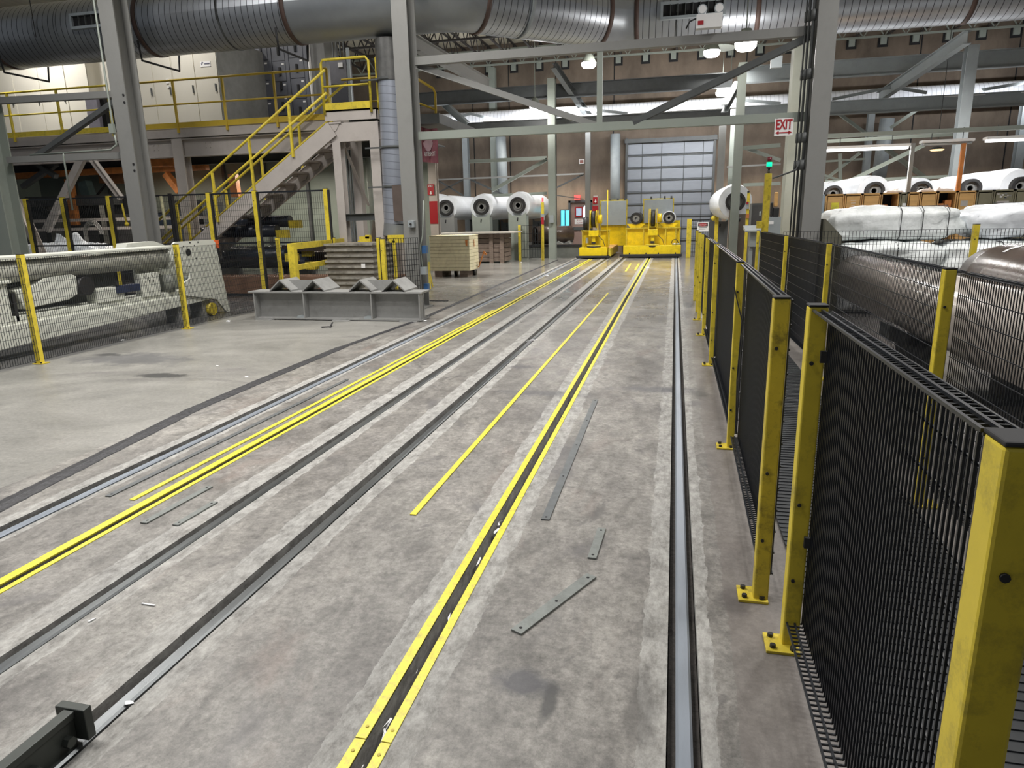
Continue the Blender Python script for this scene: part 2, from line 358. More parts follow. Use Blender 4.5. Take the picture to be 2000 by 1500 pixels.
    b = N.new('ShaderNodeBump'); b.inputs['Strength'].default_value = .18; b.inputs['Distance'].default_value = .004
    L.new(noise(30, 9, .8), b.inputs['Height']); L.new(b.outputs[0], bs.inputs['Normal'])
    return m
FLOORM = floor_mat(); WALLM = wall_mat()
TRENCH = mat('trench_dirt', (.014, .012, .010), .9, var=.5, scale=30, bump=.5)
GROOVE = mat('groove_dirt', (.045, .04, .036), .9, var=.4, scale=30, bump=.5)
# ---------------------------------------------------------------- floor, walls, ceiling
fm = MB(); Y0, Y1 = -4.0, 30.0
for (a, b) in ((-30, -3.56), (-3.42, -2.972), (-2.925, -2.465), (-2.365, -1.87), (-1.757, -.897), (-.845, .028), (.137, 22)):
    fm.box(a, b, Y0, Y1, -.20, 0)
fm.cm = 1; fm.box(-30, 22, Y0, Y1, -.26, -.199)
for (a, b) in ((-3.57, -3.41), (-2.48, -2.35), (-1.89, -1.74), (.02, .14)): fm.box(a, b, Y0, Y1, -.205, -.045)
fm.build('floor', [FLOORM, TRENCH], kind='structure')
# back wall with openings for the roller door and the exit door
DX0, DX1, DZ = -2.03, 1.44, 4.40; EX0, EX1, EZ = -4.42, -3.52, 2.13
wb = MB()
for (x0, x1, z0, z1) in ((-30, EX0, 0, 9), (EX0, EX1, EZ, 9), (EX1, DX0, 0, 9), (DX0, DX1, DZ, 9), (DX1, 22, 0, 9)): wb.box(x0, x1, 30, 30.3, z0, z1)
wb.build('wall_back', WALLM, kind='structure')
pj = MB()
for x in (-26, -22.5, -19, -15.5, -12, -8.6, -7.0, -5.0, -2.6, 2.5, 5.4, 8.6, 11.8, 15): pj.box(x-.02, x+.02, 29.985, 30.01, 0, 8.4)
pj.build('trim_1', DARKGAP, kind='structure')
cl = MB(); cl.box(-30, 22, 11, 30.3, 8.55, 8.7)
cl.build('ceiling', mat('ceiling_deck', (.68, .63, .50), .7, var=.15, stretch=(1, .1, 1)), kind='structure')
lw = MB(); lw.box(-30.2, -30, 8, 30.3, 0, 8.7); lw.build('wall_left', GREENWALL, kind='structure')
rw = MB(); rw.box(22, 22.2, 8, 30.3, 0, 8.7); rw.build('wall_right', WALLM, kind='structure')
# roller door
dr = MB()
npan = 9
for i in range(npan):
    z0 = i*DZ/npan; dr.box(DX0, DX1, 30.05, 30.10, z0+.012, z0+DZ/npan-.012)
door = dr.build('door_1', mat('roller_door_panel', (.27, .29, .325), .45, var=.06, scale=2, stretch=(1, 1, 4)), kind='structure')
db = MB()
for i in range(1, npan):
    z = i*DZ/npan; db.box(DX0, DX1, 30.015, 30.05, z-.035, z-.005); db.box(DX0, DX1, 30.0, 30.02, z+.03, z+.045)
for x in (DX0+.62, DX0+1.4, DX0+2.3, DX0+3.05): db.box(x-.012, x+.012, 30.03, 30.05, 0, DZ)
db.build('panel_rib', GRYD, door)
dt = MB(); dt.box(DX0-.06, DX0+.03, 29.9, 30.0, 0, DZ+.2); dt.box(DX1-.03, DX1+.06, 29.9, 30.0, 0, DZ+.2); dt.box(DX0-.1, DX1+.1, 29.86, 30.0, DZ, DZ+.16)
dt.build('door_track', GRYD, door)
# exit door
ed = MB(); ed.box(EX0+.03, EX1-.03, 30.06, 30.11, 0, EZ-.03)
exd = ed.build('door_2', mat('exit_door_brown', (.30, .20, .17), .5, var=.08), kind='structure')
e2 = MB(); e2.box(EX0-.06, EX0+.03, 29.97, 30.1, 0, EZ+.06); e2.box(EX1-.03, EX1+.06, 29.97, 30.1, 0, EZ+.06); e2.box(EX0-.06, EX1+.06, 29.97, 30.1, EZ-.03, EZ+.06); e2.build('door_frame', GRYD, exd)
e3 = MB(); e3.box(EX0+.22, EX0+.55, 30.035, 30.06, 1.5, 1.92); e3.build('window_frame', RED, exd)
e4 = MB(); e4.box(EX0+.27, EX0+.50, 30.025, 30.04, 1.56, 1.86); e4.build('door_window', GLASS, exd)
e5 = MB(); e5.box(EX0+.1, EX1-.1, 30.03, 30.06, .95, 1.08); e5.build('push_bar', GRYD, exd)
e6 = MB(); e6.box(EX0+.2, EX0+.62, 30.05, 30.058, 1.2, 1.42); e6.build('warning_sticker', WHT, exd, label='red-lettered white sticker')
text_mesh('EXIT', .10, (EX0+.41, 30.048, 1.33), RED, exd); text_mesh('ALARM', .08, (EX0+.41, 30.048, 1.23), RED, exd)
# ================================================================ rails, slots and loose strips in the floor
def rail(x, lab, m=STEELB):
    t = thing('rail', (x, 0, -.045), lab, 'rail', 'steel rails sunk in the floor')
    b = MB(); b.box(x-.05, x+.05, -3.9, 29.5, -.045, -.035); b.box(x-.012, x+.012, -3.9, 29.5, -.035, -.018); b.build('rail_foot', GROOVE, t); b = MB()
    b.prism([(x-.026, -3.9, -.02), (x+.026, -3.9, -.02), (x+.026, -3.9, -.006), (x+.018, -3.9, .001), (x-.018, -3.9, .001), (x-.026, -3.9, -.006)][::-1], (0, 33.4, 0))
    b.build('rail_head', m, t); return t
STEELR = mat('worn_rail_steel', (.17, .18, .185), .33, metal=.85, var=.35, scale=5, stretch=(1, .12, 1))
rail(.083, 'bright steel rail running beside the right mesh fence', STEELB)
rail(-1.80, 'dark steel rail in a pale groove, left of the loose single yellow strip', STEELR)
rail(-2.405, 'dark steel rail just right of the left double yellow slot', STEELR)
rail(-3.475, 'leftmost steel rail, beside the black tar joint', STEELB)
def slotplate(x0, x1, lab, segs):
    t = thing('slot_cover_strip', ((x0+x1)/2, 1.5, 0), lab, 'floor strip', 'yellow steel strips edging the cable slots')
    for (a, b_) in segs:
        b = MB(); b.box(x0, x1, a, b_, -.004, .004); b.build('plate', YELF, t)
    for (a, b_) in segs:
        for y in (a+.05, b_-.05):
            if 0 < y < 5.3: sc = MB(); sc.tube([((x0+x1)/2, y, .003), ((x0+x1)/2, y, .0065)], .006, 8); sc.build('screw', YELW, t)
    return t
SEG = [(-3.9, -.2), (-.195, 1.66), (1.665, 5.2), (5.205, 9.4), (9.405, 14.5), (14.505, 20), (20.005, 25.6)]
slotplate(-.934, -.897, 'yellow strip on the left edge of the central black cable slot', SEG)
slotplate(-.845, -.812, 'yellow strip on the right edge of the central black cable slot', SEG)
SEG2 = [(-3.9, 1.2), (1.205, 4.4), (4.405, 9), (9.005, 14), (14.005, 20), (20.005, 25.3)]
slotplate(-3.022, -2.968, 'yellow strip on the left edge of the left cable slot', SEG2)
slotplate(-2.928, -2.896, 'yellow strip on the right edge of the left cable slot', SEG2)
def loose(p0, p1, w, m, lab, name='floor_strip', h=.006, group=None, holes=0, cat='strip'):
    p0 = V(p0); p1 = V(p1); t = thing(name, p0, lab, cat, group)
    b = MB(); z = V((0, 0, h/2+.001)); b.bar(p0+z, p1+z, w, h, (0, 0, 1)); b.build('plate' if holes else 'bar', m, t)
    if holes:
        d = (p1-p0).normalized(); L = (p1-p0).length
        for k in range(holes):
            hb = MB(); c = p0+d*(.03+(L-.06)*k/max(1, holes-1)); hb.tube([c+V((0, 0, h*.8)), c+V((0, 0, h+.002))], .007, 10); hb.build('bolt_hole', DARKGAP, t)
    return t
loose((-1.36, 3.27, 0), (-1.305, 14.3, 0), .036, YELF, 'long loose yellow strip lying alone left of the central slot')
loose((-.628, 3.34, 0), (-.632, 5.83, 0), .045, STEELD, 'long dark grey strip right of the central slot', holes=5)
loose((-3.10, 3.16, 0), (-3.05, 11.5, 0), .036, YELF, 'long loose yellow strip left of the left cable slot')
loose((-3.29, 3.18, 0), (-3.23, 6.24, 0), .04, STEELD, 'dark grey strip between leftmost rail and loose yellow strip', holes=4)
loose((-.332, 2.96, 0), (-.318, 3.29, 0), .042, PLATE, 'shortest grey plate with two holes near the right rail', 'steel_plate', .008, holes=2, cat='plate')
loose((-.556, 2.31, 0), (-.315, 2.80, 0), .052, PLATE, 'grey plate lying askew between central slot and right rail', 'steel_plate', .008, holes=3, cat='plate')
loose((-2.79, 2.895, 0), (-2.765, 3.43, 0), .042, PLATE, 'longer of two small grey plates right of the left slot', 'steel_plate', .007, holes=2, cat='plate')
loose((-2.595, 2.905, 0), (-2.58, 3.225, 0), .038, PLATE, 'shorter of two small grey plates right of the left slot', 'steel_plate', .007, holes=2, cat='plate')
for (a, b_, l) in (((1232, 515), (1222, 530), 'short yellow floor mark nearer to the right-hand cart, farther one'), ((1248, 515), (1240, 528), 'short yellow floor mark beside the central slot near the cart')):
    loose(F(*a), F(*b_), .05, YELF, l, h=.002)
# black tar joint
b = MB(); pts = [(-3.7, 1.9), (-3.82, 2.94), (-3.95, 3.9), (-4.09, 5.0), (-4.12, 6.4), (-4.14, 7.9), (-3.98, 10.5), (-4.05, 14), (-4.12, 19), (-4.15, 25)]
N = 160; vs = []
for i in range(N+1):
    t = i/N*(len(pts)-1); k = min(int(t), len(pts)-2); u = t-k
    x = pts[k][0]*(1-u)+pts[k+1][0]*u; y = pts[k][1]*(1-u)+pts[k+1][1]*u
    w0 = .058+.012*random.random()+(.012 if y < 8 else -.015); vs.append((x-w0, x+w0*.9, y))
for i in range(N):
    a, c = vs[i], vs[i+1]; b.poly([(a[0], a[2], .001), (a[1], a[2], .001), (c[1], c[2], .001), (c[0], c[2], .001)])
    m0, m1 = (a[0]+a[1])/2, (c[0]+c[1])/2
    b.poly([(a[0]+.01, a[2], .002), (m0, a[2], .012), (m1, c[2], .012), (c[0]+.01, c[2], .002)]); b.poly([(m0, a[2], .012), (a[1]-.01, a[2], .002), (c[1]-.01, c[2], .002), (m1, c[2], .012)])
b.build('tar_joint', mat('black_tar', (.03, .03, .034), .45, var=.6, scale=25, bump=.6), label='rough black tar joint snaking along the floor left of the rails', cat='floor joint')
b = MB(); q0 = F(840, 588); q1 = F(930, 588); b.box(-4.3, -6.2, q0.y-.04, q0.y+.03, .001, .012)
b.build('expansion_joint', BLKM, label='short dark floor joint crossing left from the steel column foot', cat='floor joint')
# rail stop at bottom left
t = thing('rail_stop', (-1.93, 1.52, 0), 'dark steel rail stop with bolted web at lower left corner', 'rail stop')
rb = MB(); e = F(150, 1425, .05); e = V((-1.86, 1.50, 0)); d = V((0, -1, 0))
x = -1.80
rb.box(x-.020, x+.020, .6, 1.46, .10, .125); rb.box(x-.012, x+.012, .6, 1.46, -.02, .10); rb.box(x-.05, x+.05, .6, 1.46, -.044, -.02)
rb.build('stop_beam', mat('dark_green_steel', (.045, .05, .045), .45, metal=.3, var=.3), t, bevel=.003)
eb = MB(); eb.box(x-.055, x+.055, 1.46, 1.49, .02, .13); eb.build('end_plate', MATS['dark_green_steel'], t, bevel=.003)
for k in range(5):
    hb = MB(); y = 1.42-.12*k; hb.tube([(x+.012, y, .045), (x+.035, y, .045)], .018, 6); hb.build('bolt', MATS['dark_green_steel'], t)
# white scraps
def scrap(p, s, lab, i=0):
    random.seed(i); b = MB(); c = V(p); n = 7; pts = []
    for k in range(n):
        a = 2*math.pi*k/n; r = s*(.5+.5*random.random()); pts.append(c+V((math.cos(a)*r, math.sin(a)*r*.6, .003+s*.12*random.random())))
    m = c+V((0, 0, s*.3))
    for k in range(n): b.poly([pts[k], pts[(k+1) % n], m])
    b.build('plastic_scrap', TRASH, at=c, label=lab, cat='litter', group='white scraps on the floor')
def sliver(p, q, w, lab):
    b = MB(); p = V(p)+V((0, 0, .004)); q = V(q)+V((0, 0, .004)); b.bar(p, q, w, .004, (0, 0, 1)); b.build('plastic_sliver', TRASH, label=lab, cat='litter', group='white slivers on the floor')
for i, (px, py, s, l) in enumerate(((253, 1374, .022, 'white scrap lying against the dark rail near the rail stop'), (446, 628, .07, 'largest white scrap at the foot of the left mesh fence'), (240, 665, .06, 'crumpled white scrap by the left mesh fence between two posts'), (830, 627, .06, 'white scrap beside the grey support beam end'), (425, 715, .03, 'tiny white scrap on the left slab above the dark stain'), (482, 736, .025, 'tiny white scrap beside the round dark stain'), (1040, 665, .05, 'white scrap over the dark rail in mid floor'), (1265, 523, .1, 'white scrap by the yellow slot near the right-hand cart'), (373, 642, .03, 'small white scrap at the fence post foot'), (1018, 513, .05, 'faint white scrap near the far yellow posts'), (1068, 538, .07, 'white scrap on the floor joint far from camera'))):
    scrap(F(px, py), s, l, i)
for (a, b_, l) in (((277, 1180), (303, 1184), 'thin white sliver between the two dark rails'), ((173, 1216), (187, 1209), 'small white sliver near the left dark rail'), ((1028, 667), (1050, 663), 'white sliver across the rail in mid floor'), ((1267, 524), (1287, 524), 'white sliver right of the central slot near the cart'), ((1300, 553), (1312, 553), 'white dash on the far floor left of the right rail')):
    sliver(F(*a), F(*b_), .007, l)
for i, (y, l) in enumerate(((1.72, 'largest scrap'), (1.78, 'x'), (2.05, 'x'), (2.9, 'x'), (3.25, 'x'), (3.35, 'x'), (2.4, 'x'), (1.55, 'x'))):
    random.seed(40+i); b = MB(); c = V((-.87+random.uniform(-.008, .008), y, -.03)); pts = [c+V((random.uniform(-.014, .014), random.uniform(-.05, .05), random.uniform(-.01, .01))) for k in range(5)]
    for k in range(3): b.poly([pts[k], pts[k+1], pts[(k+2) % 5]])
    b.build('plastic_scrap', TRASH, label='white scrap of plastic fallen into the central black slot', cat='litter', group='white scraps inside the central slot')
# dark metal bit
b = MB(); b.bar(F(628, 640)+V((0, 0, .01)), F(648, 639)+V((0, 0, .01)), .03, .012); b.bar(F(645, 640)+V((0, 0, .01)), F(650, 636)+V((0, 0, .05)), .02, .012); b.build('metal_scrap', BLKM, label='small dark bent bit of metal in front of the support beam', cat='litter')
# ================================================================ mesh fences
def wiremesh(b, p0, p1, z0, z1, sp=.025, hs=.1, w=.0038, hw=None, fold=0, fdir=(0, 0, 0), hside=-1):
    p0 = V((p0[0], p0[1], 0)); p1 = V((p1[0], p1[1], 0)); L = (p1-p0).length; d = (p1-p0)/L; n = max(1, int(L/sp)); hw = hw or w
    nn = V((-d.y, d.x, 0)); h = w/2
    for i in range(n+1):
        c = p0+d*(L*i/n)
        q = [c-d*h-nn*h, c+d*h-nn*h, c+d*h+nn*h, c-d*h+nn*h]; k = len(b.v)
        b.v += [v+V((0, 0, z0)) for v in q]+[v+V((0, 0, z1)) for v in q]
        for (a, e) in ((0, 1), (1, 2), (2, 3), (3, 0)): b.face([k+a, k+e, k+4+e, k+4+a])
        if fold:
            fd = V(fdir)
            b.bar(c+V((0, 0, z1)), c+fd+V((0, 0, z1)), w, w); b.bar(c+V((0, 0, z0)), c+fd+V((0, 0, z0)), w, w)
    m = max(1, round((z1-z0)/hs))
    for j in range(m+1):
        z = z0+(z1-z0)*j/m; b.bar(p0+V((0, 0, z))+nn*w*hside, p1+V((0, 0, z))+nn*w*hside, hw, hw)
    if fold:
        fd = V(fdir)
        for k in (1.0, .5):
            for z in (z0, z1): b.bar(p0+fd*k+V((0, 0, z+w)), p1+fd*k+V((0, 0, z+w)), hw*1.5, hw*1.5)
def post(t, x, y, h, s=.06, m=YEL, plate=None, sy=None, cap=BLKM, z0=0):
    sy = sy or s
    b = MB(); b.box(x-s/2, x+s/2, y-sy/2, y+sy/2, z0, h); p = b.build('post', m, t, bevel=.006)
    c = MB(); c.box(x-s/2-.001, x+s/2+.001, y-sy/2-.001, y+sy/2+.001, h, h+.008); c.build('post_cap', cap, p, bevel=.003)
    if plate:
        c = MB(); c.box(*plate, .0, .012); q = c.build('base_plate', YELW, p, bevel=.002)
        x0, x1, y0, y1 = plate
        for (bx, by) in ((x0+.025, y1-.025), (x0+.025, y0+.025), (x1-.025, y0+.02)): k = MB(); k.tube([(bx, by, .012), (bx, by, .026)], .011, 6); k.build('anchor_bolt', RUBB, p)
    for z in (h-.19, h*.45, .28): bb = MB(); bb.tube([(x-.01, y-sy/2, z), (x-.01, y-sy/2-.005, z)], .007, 8); bb.build('bolt', BLKM, p)
    return p
# right fence beside the rail: two runs with a gap
t = thing('mesh_fence', (.47, 1.0, 0), 'nearest black mesh fence with yellow posts at lower right', 'fence', 'black mesh fences on yellow posts')
post(t, .475, 2.45, 1.285, plate=(.385, .505, 2.37, 2.49)); post(t, .475, 1.025, 1.285, .068, plate=(.40, .52, .95, 1.07))
b = MB(); wiremesh(b, (.512, 2.43), (.512, 1.10), .10, 1.27, .0235, .1, .0052, hside=1, hw=.0045, fold=1, fdir=(-.055, 0, 0)); b.build('mesh_panel', BLK, t)
b = MB(); wiremesh(b, (.53, .96), (.53, -.6), .10, 1.27, .0235, .1, .0052, hside=1, fold=1, fdir=(-.055, 0, 0)); b.build('mesh_panel', BLK, t)
for a in ((.50, .515, 1.05, 1.07, 1.08, 1.10), (.49, .52, 2.405, 2.42, 1.10, 1.14), (.49, .52, 2.405, 2.42, .42, .46)): b = MB(); b.box(*a); b.build('panel_clip', BLKM, t)
t = thing('mesh_fence', (.43, 2.76, 0), 'second black mesh fence along the rail, running away behind the nearest one', 'fence', 'black mesh fences on yellow posts')
R1 = [(.405, 2.76), (.425, 4.72), (.425, 7.43), (.42, 9.32), (.405, 10.7), (.40, 11.6), (.40, 13.1)]
for i, (x, y) in enumerate(R1):
    post(t, x, y, 1.275, s=.06 if i == 0 else .047, plate=(x-.09, x+.03, y-.05, y+.07) if i < 5 else None, m=YEL if i else YELW)
for i in range(len(R1)-1):
    (xa, ya), (xb, yb) = R1[i], R1[i+1]
    if i > 4: continue
    b = MB(); wiremesh(b, (xa+.045, ya+.05), (xb+.045, yb-.04), .09, 1.26, .024, .1, .0055, fold=1 if i < 3 else 0, fdir=(-.045, 0, 0)); b.build('mesh_panel', BLK, t)
b = MB(); b.tube([(.37+.02, 4.69, 1.12), (.45, 4.66, .9), (.44, 4.66, .5), (.45, 4.66, .2)], .004, 6); b.build('cable', BLKM, t)
# second line across the walkway
t = thing('mesh_fence', (1.37, 3.92, 0), 'black mesh fence across the dark walkway, in front of the brown roll', 'fence', 'black mesh fences on yellow posts')
R2 = [(1.35, 1.0), (1.37, 3.92), (1.40, 6.93), (1.355, 9.2), (1.295, 11.7)]
for (x, y) in R2[1:]: post(t, x, y, 1.29, .042 if y > 5 else .055, plate=(x-.05, x+.09, y-.06, y+.06), z0=0)
for i in range(len(R2)-1):
    (xa, ya), (xb, yb) = R2[i], R2[i+1]
    b = MB(); wiremesh(b, (xa+.045, ya+.03), (xb+.045, yb-.03), .10, 1.27, .026, .105, .0040, hside=1, fold=1, fdir=(.045, 0, 0)); b.build('mesh_panel', BLK, t)
# dark ribbed walkway mat
b = MB(); b.box(.58, 1.30, -1, 13, .001, .012)
for k in range(280): b.box(.58, 1.30, -1+k*.05, -1+k*.05+.022, .012, .017)
b.build('walkway_mat', GRATE, label='dark ribbed walkway matting between the two right mesh fences', cat='mat')
# cross fence behind the brown roll
t = thing('mesh_fence', (3.2, 10.6, 0), 'black mesh fence in front of the white bales at right', 'fence', 'black mesh fences on yellow posts')
CY = 10.5
zt = 1.30
b = MB(); wiremesh(b, (1.5, CY), (P(1905, 440, CY).x, CY), .1, zt, .045, .09, .005); b.build('mesh_panel', BLK, t)
b = MB(); wiremesh(b, (P(1905, 440, CY).x, CY), (7.2, CY), .1, zt, .045, .09, .005); b.build('mesh_panel', BLK, t)
post(t, P(1902, 460, CY).x, CY-.04, zt+.06, .07)
# left fence
t = thing('mesh_fence', (-7.35, 6.5, 0), 'black mesh fence with two yellow posts in front of the beige machine at left', 'fence', 'black mesh fences on yellow posts')
for y in (3.9, 6.51, 9.11, 11.9): post(t, -7.37, y, 1.29, .065, plate=(-7.43, -7.29, y-.06, y+.06))
for (a, c) in ((3.9, 6.51), (6.51, 9.11), (9.11, 11.9)):
    b = MB(); wiremesh(b, (-7.34, a+.04), (-7.34, c-.03), .05, 1.25, .031, .098, .0042); b.build('mesh_panel', BLK, t)
# tall fence behind it
TY = 12.7
t = thing('tall_mesh_fence', (-10.5, TY, 0), 'tall black mesh fence with yellow posts in front of the stairs and mezzanine', 'fence')
TX = [P(x, y, TY).x for x, y in ((48, 382), (120, 380), (212, 388), (332, 385), (407, 378), (497, 375), (636, 373))]
for i, x in enumerate(TX):
    p_ = post(t, x, TY, 2.2, .085 if i != 3 else .06, m=BLKM if i == 3 else YEL)
    bb = MB(); bb.box(x+.045, x+.07, TY-.03, TY+.03, .1, 2.18); bb.build('black_channel', BLKM, p_)
for i in range(len(TX)-1):
    b = MB(); wiremesh(b, (TX[i]+.07, TY), (TX[i+1]-.05, TY), .5, 2.16, .045, .11, .004)
    for z in (.12, 1.18, 2.17): b.bar((TX[i]+.04, TY, z), (TX[i+1]-.04, TY, z), .03, .03)
    b.build('mesh_panel', BLK, t)
post(t, -6.62, TY+.02, 1.26, .05)
# ================================================================ building columns and frames
def hcol(x0, x1, y0, y1, z0, z1, m, lab, name='steel_column', parts=True, group='grey steel building columns', t=.025):
    T = thing(name, ((x0+x1)/2, y0, z0), lab, 'column', group)
    b = MB(); b.box(x0, x1, y0, y0+t, z0, z1); b.box(x0, x1, y1-t, y1, z0, z1); b.box((x0+x1)/2-t*.5, (x0+x1)/2+t*.5, y0+t, y1-t, z0, z1)
    b.build('shaft', m, T)
    if parts:
        b = MB(); b.box(x0-.06, x1+.06, y0-.06, y1+.06, z0, z0+.025); b.build('base_plate', m, T)
    return T
mc = hcol(-4.68, -4.41, 11.62, 12.02, 0, 8.5, GRY, 'grey steel column left of centre, with a push-button box and blue boxes')
b = MB(); b.box(-4.56, -4.45, 11.53, 11.62, 1.44, 1.56); bx = b.build('switch_box', PIPE, mc, bevel=.008)
b = MB(); b.tube([(-4.505, 11.53, 1.5), (-4.505, 11.505, 1.5)], .018, 12); b.build('push_button', RUBB, bx)
for z in (.98, .30):
    b = MB(); b.box(-4.41+.0, -4.33, 11.75, 11.85, z, z+.14); b.build('blue_box', ELB, mc, label='blue electrical box')
b = MB(); b.tube([(-4.33, 11.75, 1.9), (-4.36, 11.7, 1.3), (-4.42, 11.7, 1.1), (-4.38, 11.7, .5)], .012, 8); b.build('conduit', GRYL, mc)
b = MB(); b.box(-4.4, -4.3, 11.6, 11.7, .62, .75); b.build('white_box', PIPE, mc)
lcx = P(250, 250, 11.7).x
l2 = hcol(lcx-.22, lcx+.10, 11.65, 12.05, 0, 8.5, GRY, 'grey steel column at left, in front of the mezzanine railing, with conduit')
b = MB(); b.tube([(lcx-.26, 11.62, 8), (lcx-.26, 11.62, 3.4), (lcx-.24, 11.62, 3.05)], .018, 8); b.box(lcx-.31, lcx-.21, 11.56, 11.62, 3.28, 3.45); b.build('conduit', GRYL, l2)
b = MB(); b.tube([(lcx-.24, 11.6, 3.3), (lcx-.2, 11.58, 3.08), (lcx-.35, 11.58, 2.99), (-12.4, 11.58, 2.97)], .018, 8); b.tube([(-11.6, 11.58, 2.97), (-11.62, 11.58, 2.9), (-11.62, 11.58, 1.9)], .018, 8); b.build('conduit', GRYL, l2)
b = MB()
for z in (3.95, 3.82, 2.72, 2.6): b.tube([(lcx+.05, 11.65, z), (lcx+.05, 11.64, z)], .022, 8)
b.build('bolt_hole', DARKGAP, l2)
hcol(-13.75, -13.32, 11.6, 12.0, 0, 8.5, GRYL, 'leftmost pale grey steel column, cut by the picture edge')
rx0, rx1 = P(1596, 100, 11.7).x, P(1630, 100, 11.7).x
rc = hcol(1.93, 2.20, 11.65, 12.05, 0, 8.5, GRY, 'grey steel column right of centre, beside the EXIT sign')
for i, (dx, r) in enumerate(((-.05, .022), (-.10, .018), (-.14, .012))):
    b = MB(); b.tube([(1.93+dx, 11.72+.05*i, 8.0), (1.93+dx, 11.72+.05*i, 1.0)], r, 8); 
    for z in (4.3, 3.5, 2.6, 2.2): b.tube([(1.93+dx, 11.72+.05*i, z), (1.93+dx, 11.72+.05*i, z+.14)], r*1.9, 8)
    b.build('conduit', GRYD, rc)
b = MB(); b.tube([(1.86, 11.72, 2.35), (1.80, 11.75, 2.2), (1.60, 11.8, 2.13), (P(1510, 348, 12.0).x, 12.0, P(1510, 348, 12.0).z)], .014, 8); b.build('hose', GRYD, rc)
def beam(p, q, w, h, m, lab, name='steel_beam', kind='i', group=None, cat='beam', t=.02):
    b = MB()
    if kind == 'i': b.ibeam(p, q, w, h, t)
    elif kind == 'c': b.chan(p, q, w, h, side=-1)
    elif kind == 'a': b.angle(p, q, w, t)
    else: b.bar(p, q, w, h)
    return b.build(name, m, at=p, label=lab, cat=cat, group=group)
FG = 'portal frame between the two middle columns'
beam((-4.4, 11.85, 4.19), (1.93, 11.85, 4.19), .12, .13, GRY, 'upper horizontal beam joining the two middle columns', kind='c')
beam((-4.4, 11.85, 2.99), (1.93, 11.85, 2.99), .12, .13, GRYL, 'lower horizontal beam joining the two middle columns, above the rails', kind='c')
beam((-4.38, 11.9, 4.13), (-1.33, 11.9, 3.03), .10, .10, GRY, 'left diagonal brace sloping down below the overhead duct', 'diagonal_brace', 'a', cat='brace', t=.012)
beam((1.90, 11.9, 4.13), (-.72, 11.9, 3.03), .10, .10, GRYD, 'right diagonal brace rising to the EXIT sign column', 'diagonal_brace', 'a', cat='brace', t=.012)
beam((-1.26, 11.88, 4.13), (-1.26, 11.88, 3.05), .09, .06, GRYL, 'short upright between the two horizontal beams in mid picture', 'upright_strut', 'b', cat='strut')
# left bay frame
beam((-13.3, 11.85, 4.06), (lcx-.22, 11.85, 4.02), .12, .12, GRY, 'upper horizontal beam in front of the cream cabinets at left', kind='c')
beam((-13.3, 11.85, 2.93), (lcx-.22, 11.85, 2.91), .12, .12, GRY, 'lower horizontal beam below the mezzanine edge at left', kind='c')
beam((lcx-.25, 11.9, 3.95), (-12.6, 11.9, 2.97), .09, .09, GRYD, 'dark diagonal brace in front of the cream cabinets', 'diagonal_brace', 'a', cat='brace', t=.012)
# ================================================================ ducts
def duct(pts, r, n=40, d0=None, d1=None):
    """tube mesh with UV: u = metres along, v = angle"""
    pts = [V(p) for p in pts]; N = len(pts); v = []; uv = []; prev = None; u = 0
    for i, p in enumerate(pts):
        d = (pts[min(i+1, N-1)]-pts[max(i-1, 0)]).normalized()
        if i == 0 and d0: d = V(d0).normalized()
        if i == N-1 and d1: d = V(d1).normalized()
        if prev is None: a = d.cross(V((0, 0, 1)) if abs(d.z) < .9 else V((0, 1, 0))).normalized()
        else: a = (prev-d*prev.dot(d)).normalized()
        prev = a; b = d.cross(a)
        if i: u += (p-pts[i-1]).length
        for k in range(n+1):
            t = 2*math.pi*k/n; v.append(p+a*(math.cos(t)*r)+b*(math.sin(t)*r)); uv.append((u, k/n))
    f = []
    for i in range(N-1):
        for k in range(n): f.append([i*(n+1)+k, i*(n+1)+k+1, (i+1)*(n+1)+k+1, (i+1)*(n+1)+k])
    return v, f, uv
def duct_obj(name, pts, r, m, parent, n=40, d0=None, d1=None):
    v, f, uv = duct(pts, r, n, d0, d1); L = ROOT[parent.name]
    me = bpy.data.meshes.new(name); me.from_pydata([x-L for x in v], [], f); me.materials.append(m)
    ul = me.uv_layers.new(name='UVMap')
    for lp in me.loops: ul.data[lp.index].uv = uv[lp.vertex_index]
    me.polygons.foreach_set('use_smooth', [True]*len(f)); me.update()
    o = bpy.data.objects.new(name, me); COL.objects.link(o); o.parent = parent; ROOT[o.name] = L; return o
R = .60; DZc = 5.60; DYa = 13.4; DYb = 15.95
T = thing('overhead_duct', (-5, DYa, DZc), 'huge galvanised spiral air duct running across the whole top of the picture', 'duct')
duct_obj('duct_section', [(-24, DYa, DZc), (-12.5, DYa, DZc)], R, DUCTM, T)
duct_obj('duct_section', [(-12.5, DYa, DZc), (-7.35, DYa, DZc)], R, DUCTM, T)
duct_obj('duct_section', [(-7.35, DYa, DZc), (-4.45, DYa, DZc)], R, DUCTP, T)
EJ = (2.05, 1.85, 0); E0 = (1, 0, 0)
duct_obj('duct_section', [(-4.45, DYa, DZc), (-4.15, DYa+.06, DZc), (-3.90, DYa+.2, DZc), (-3.75, DYa+.35, DZc)], R, DUCTP, T, d0=E0, d1=EJ)
duct_obj('duct_section', [(-3.75, DYa+.35, DZc), (-1.7, DYb-.35, DZc)], R, DUCTM, T, d0=EJ, d1=(2.05, 1.6, 0))
duct_obj('duct_section', [(-1.7, DYb-.35, DZc), (-1.45, DYb-.16, DZc), (-1.2, DYb-.04, DZc), (-.9, DYb, DZc)], R, DUCTP, T, d0=(2.05, 1.6, 0), d1=E0)
duct_obj('duct_section', [(-.9, DYb, DZc), (1.45, DYb, DZc)], R, DUCTM, T)
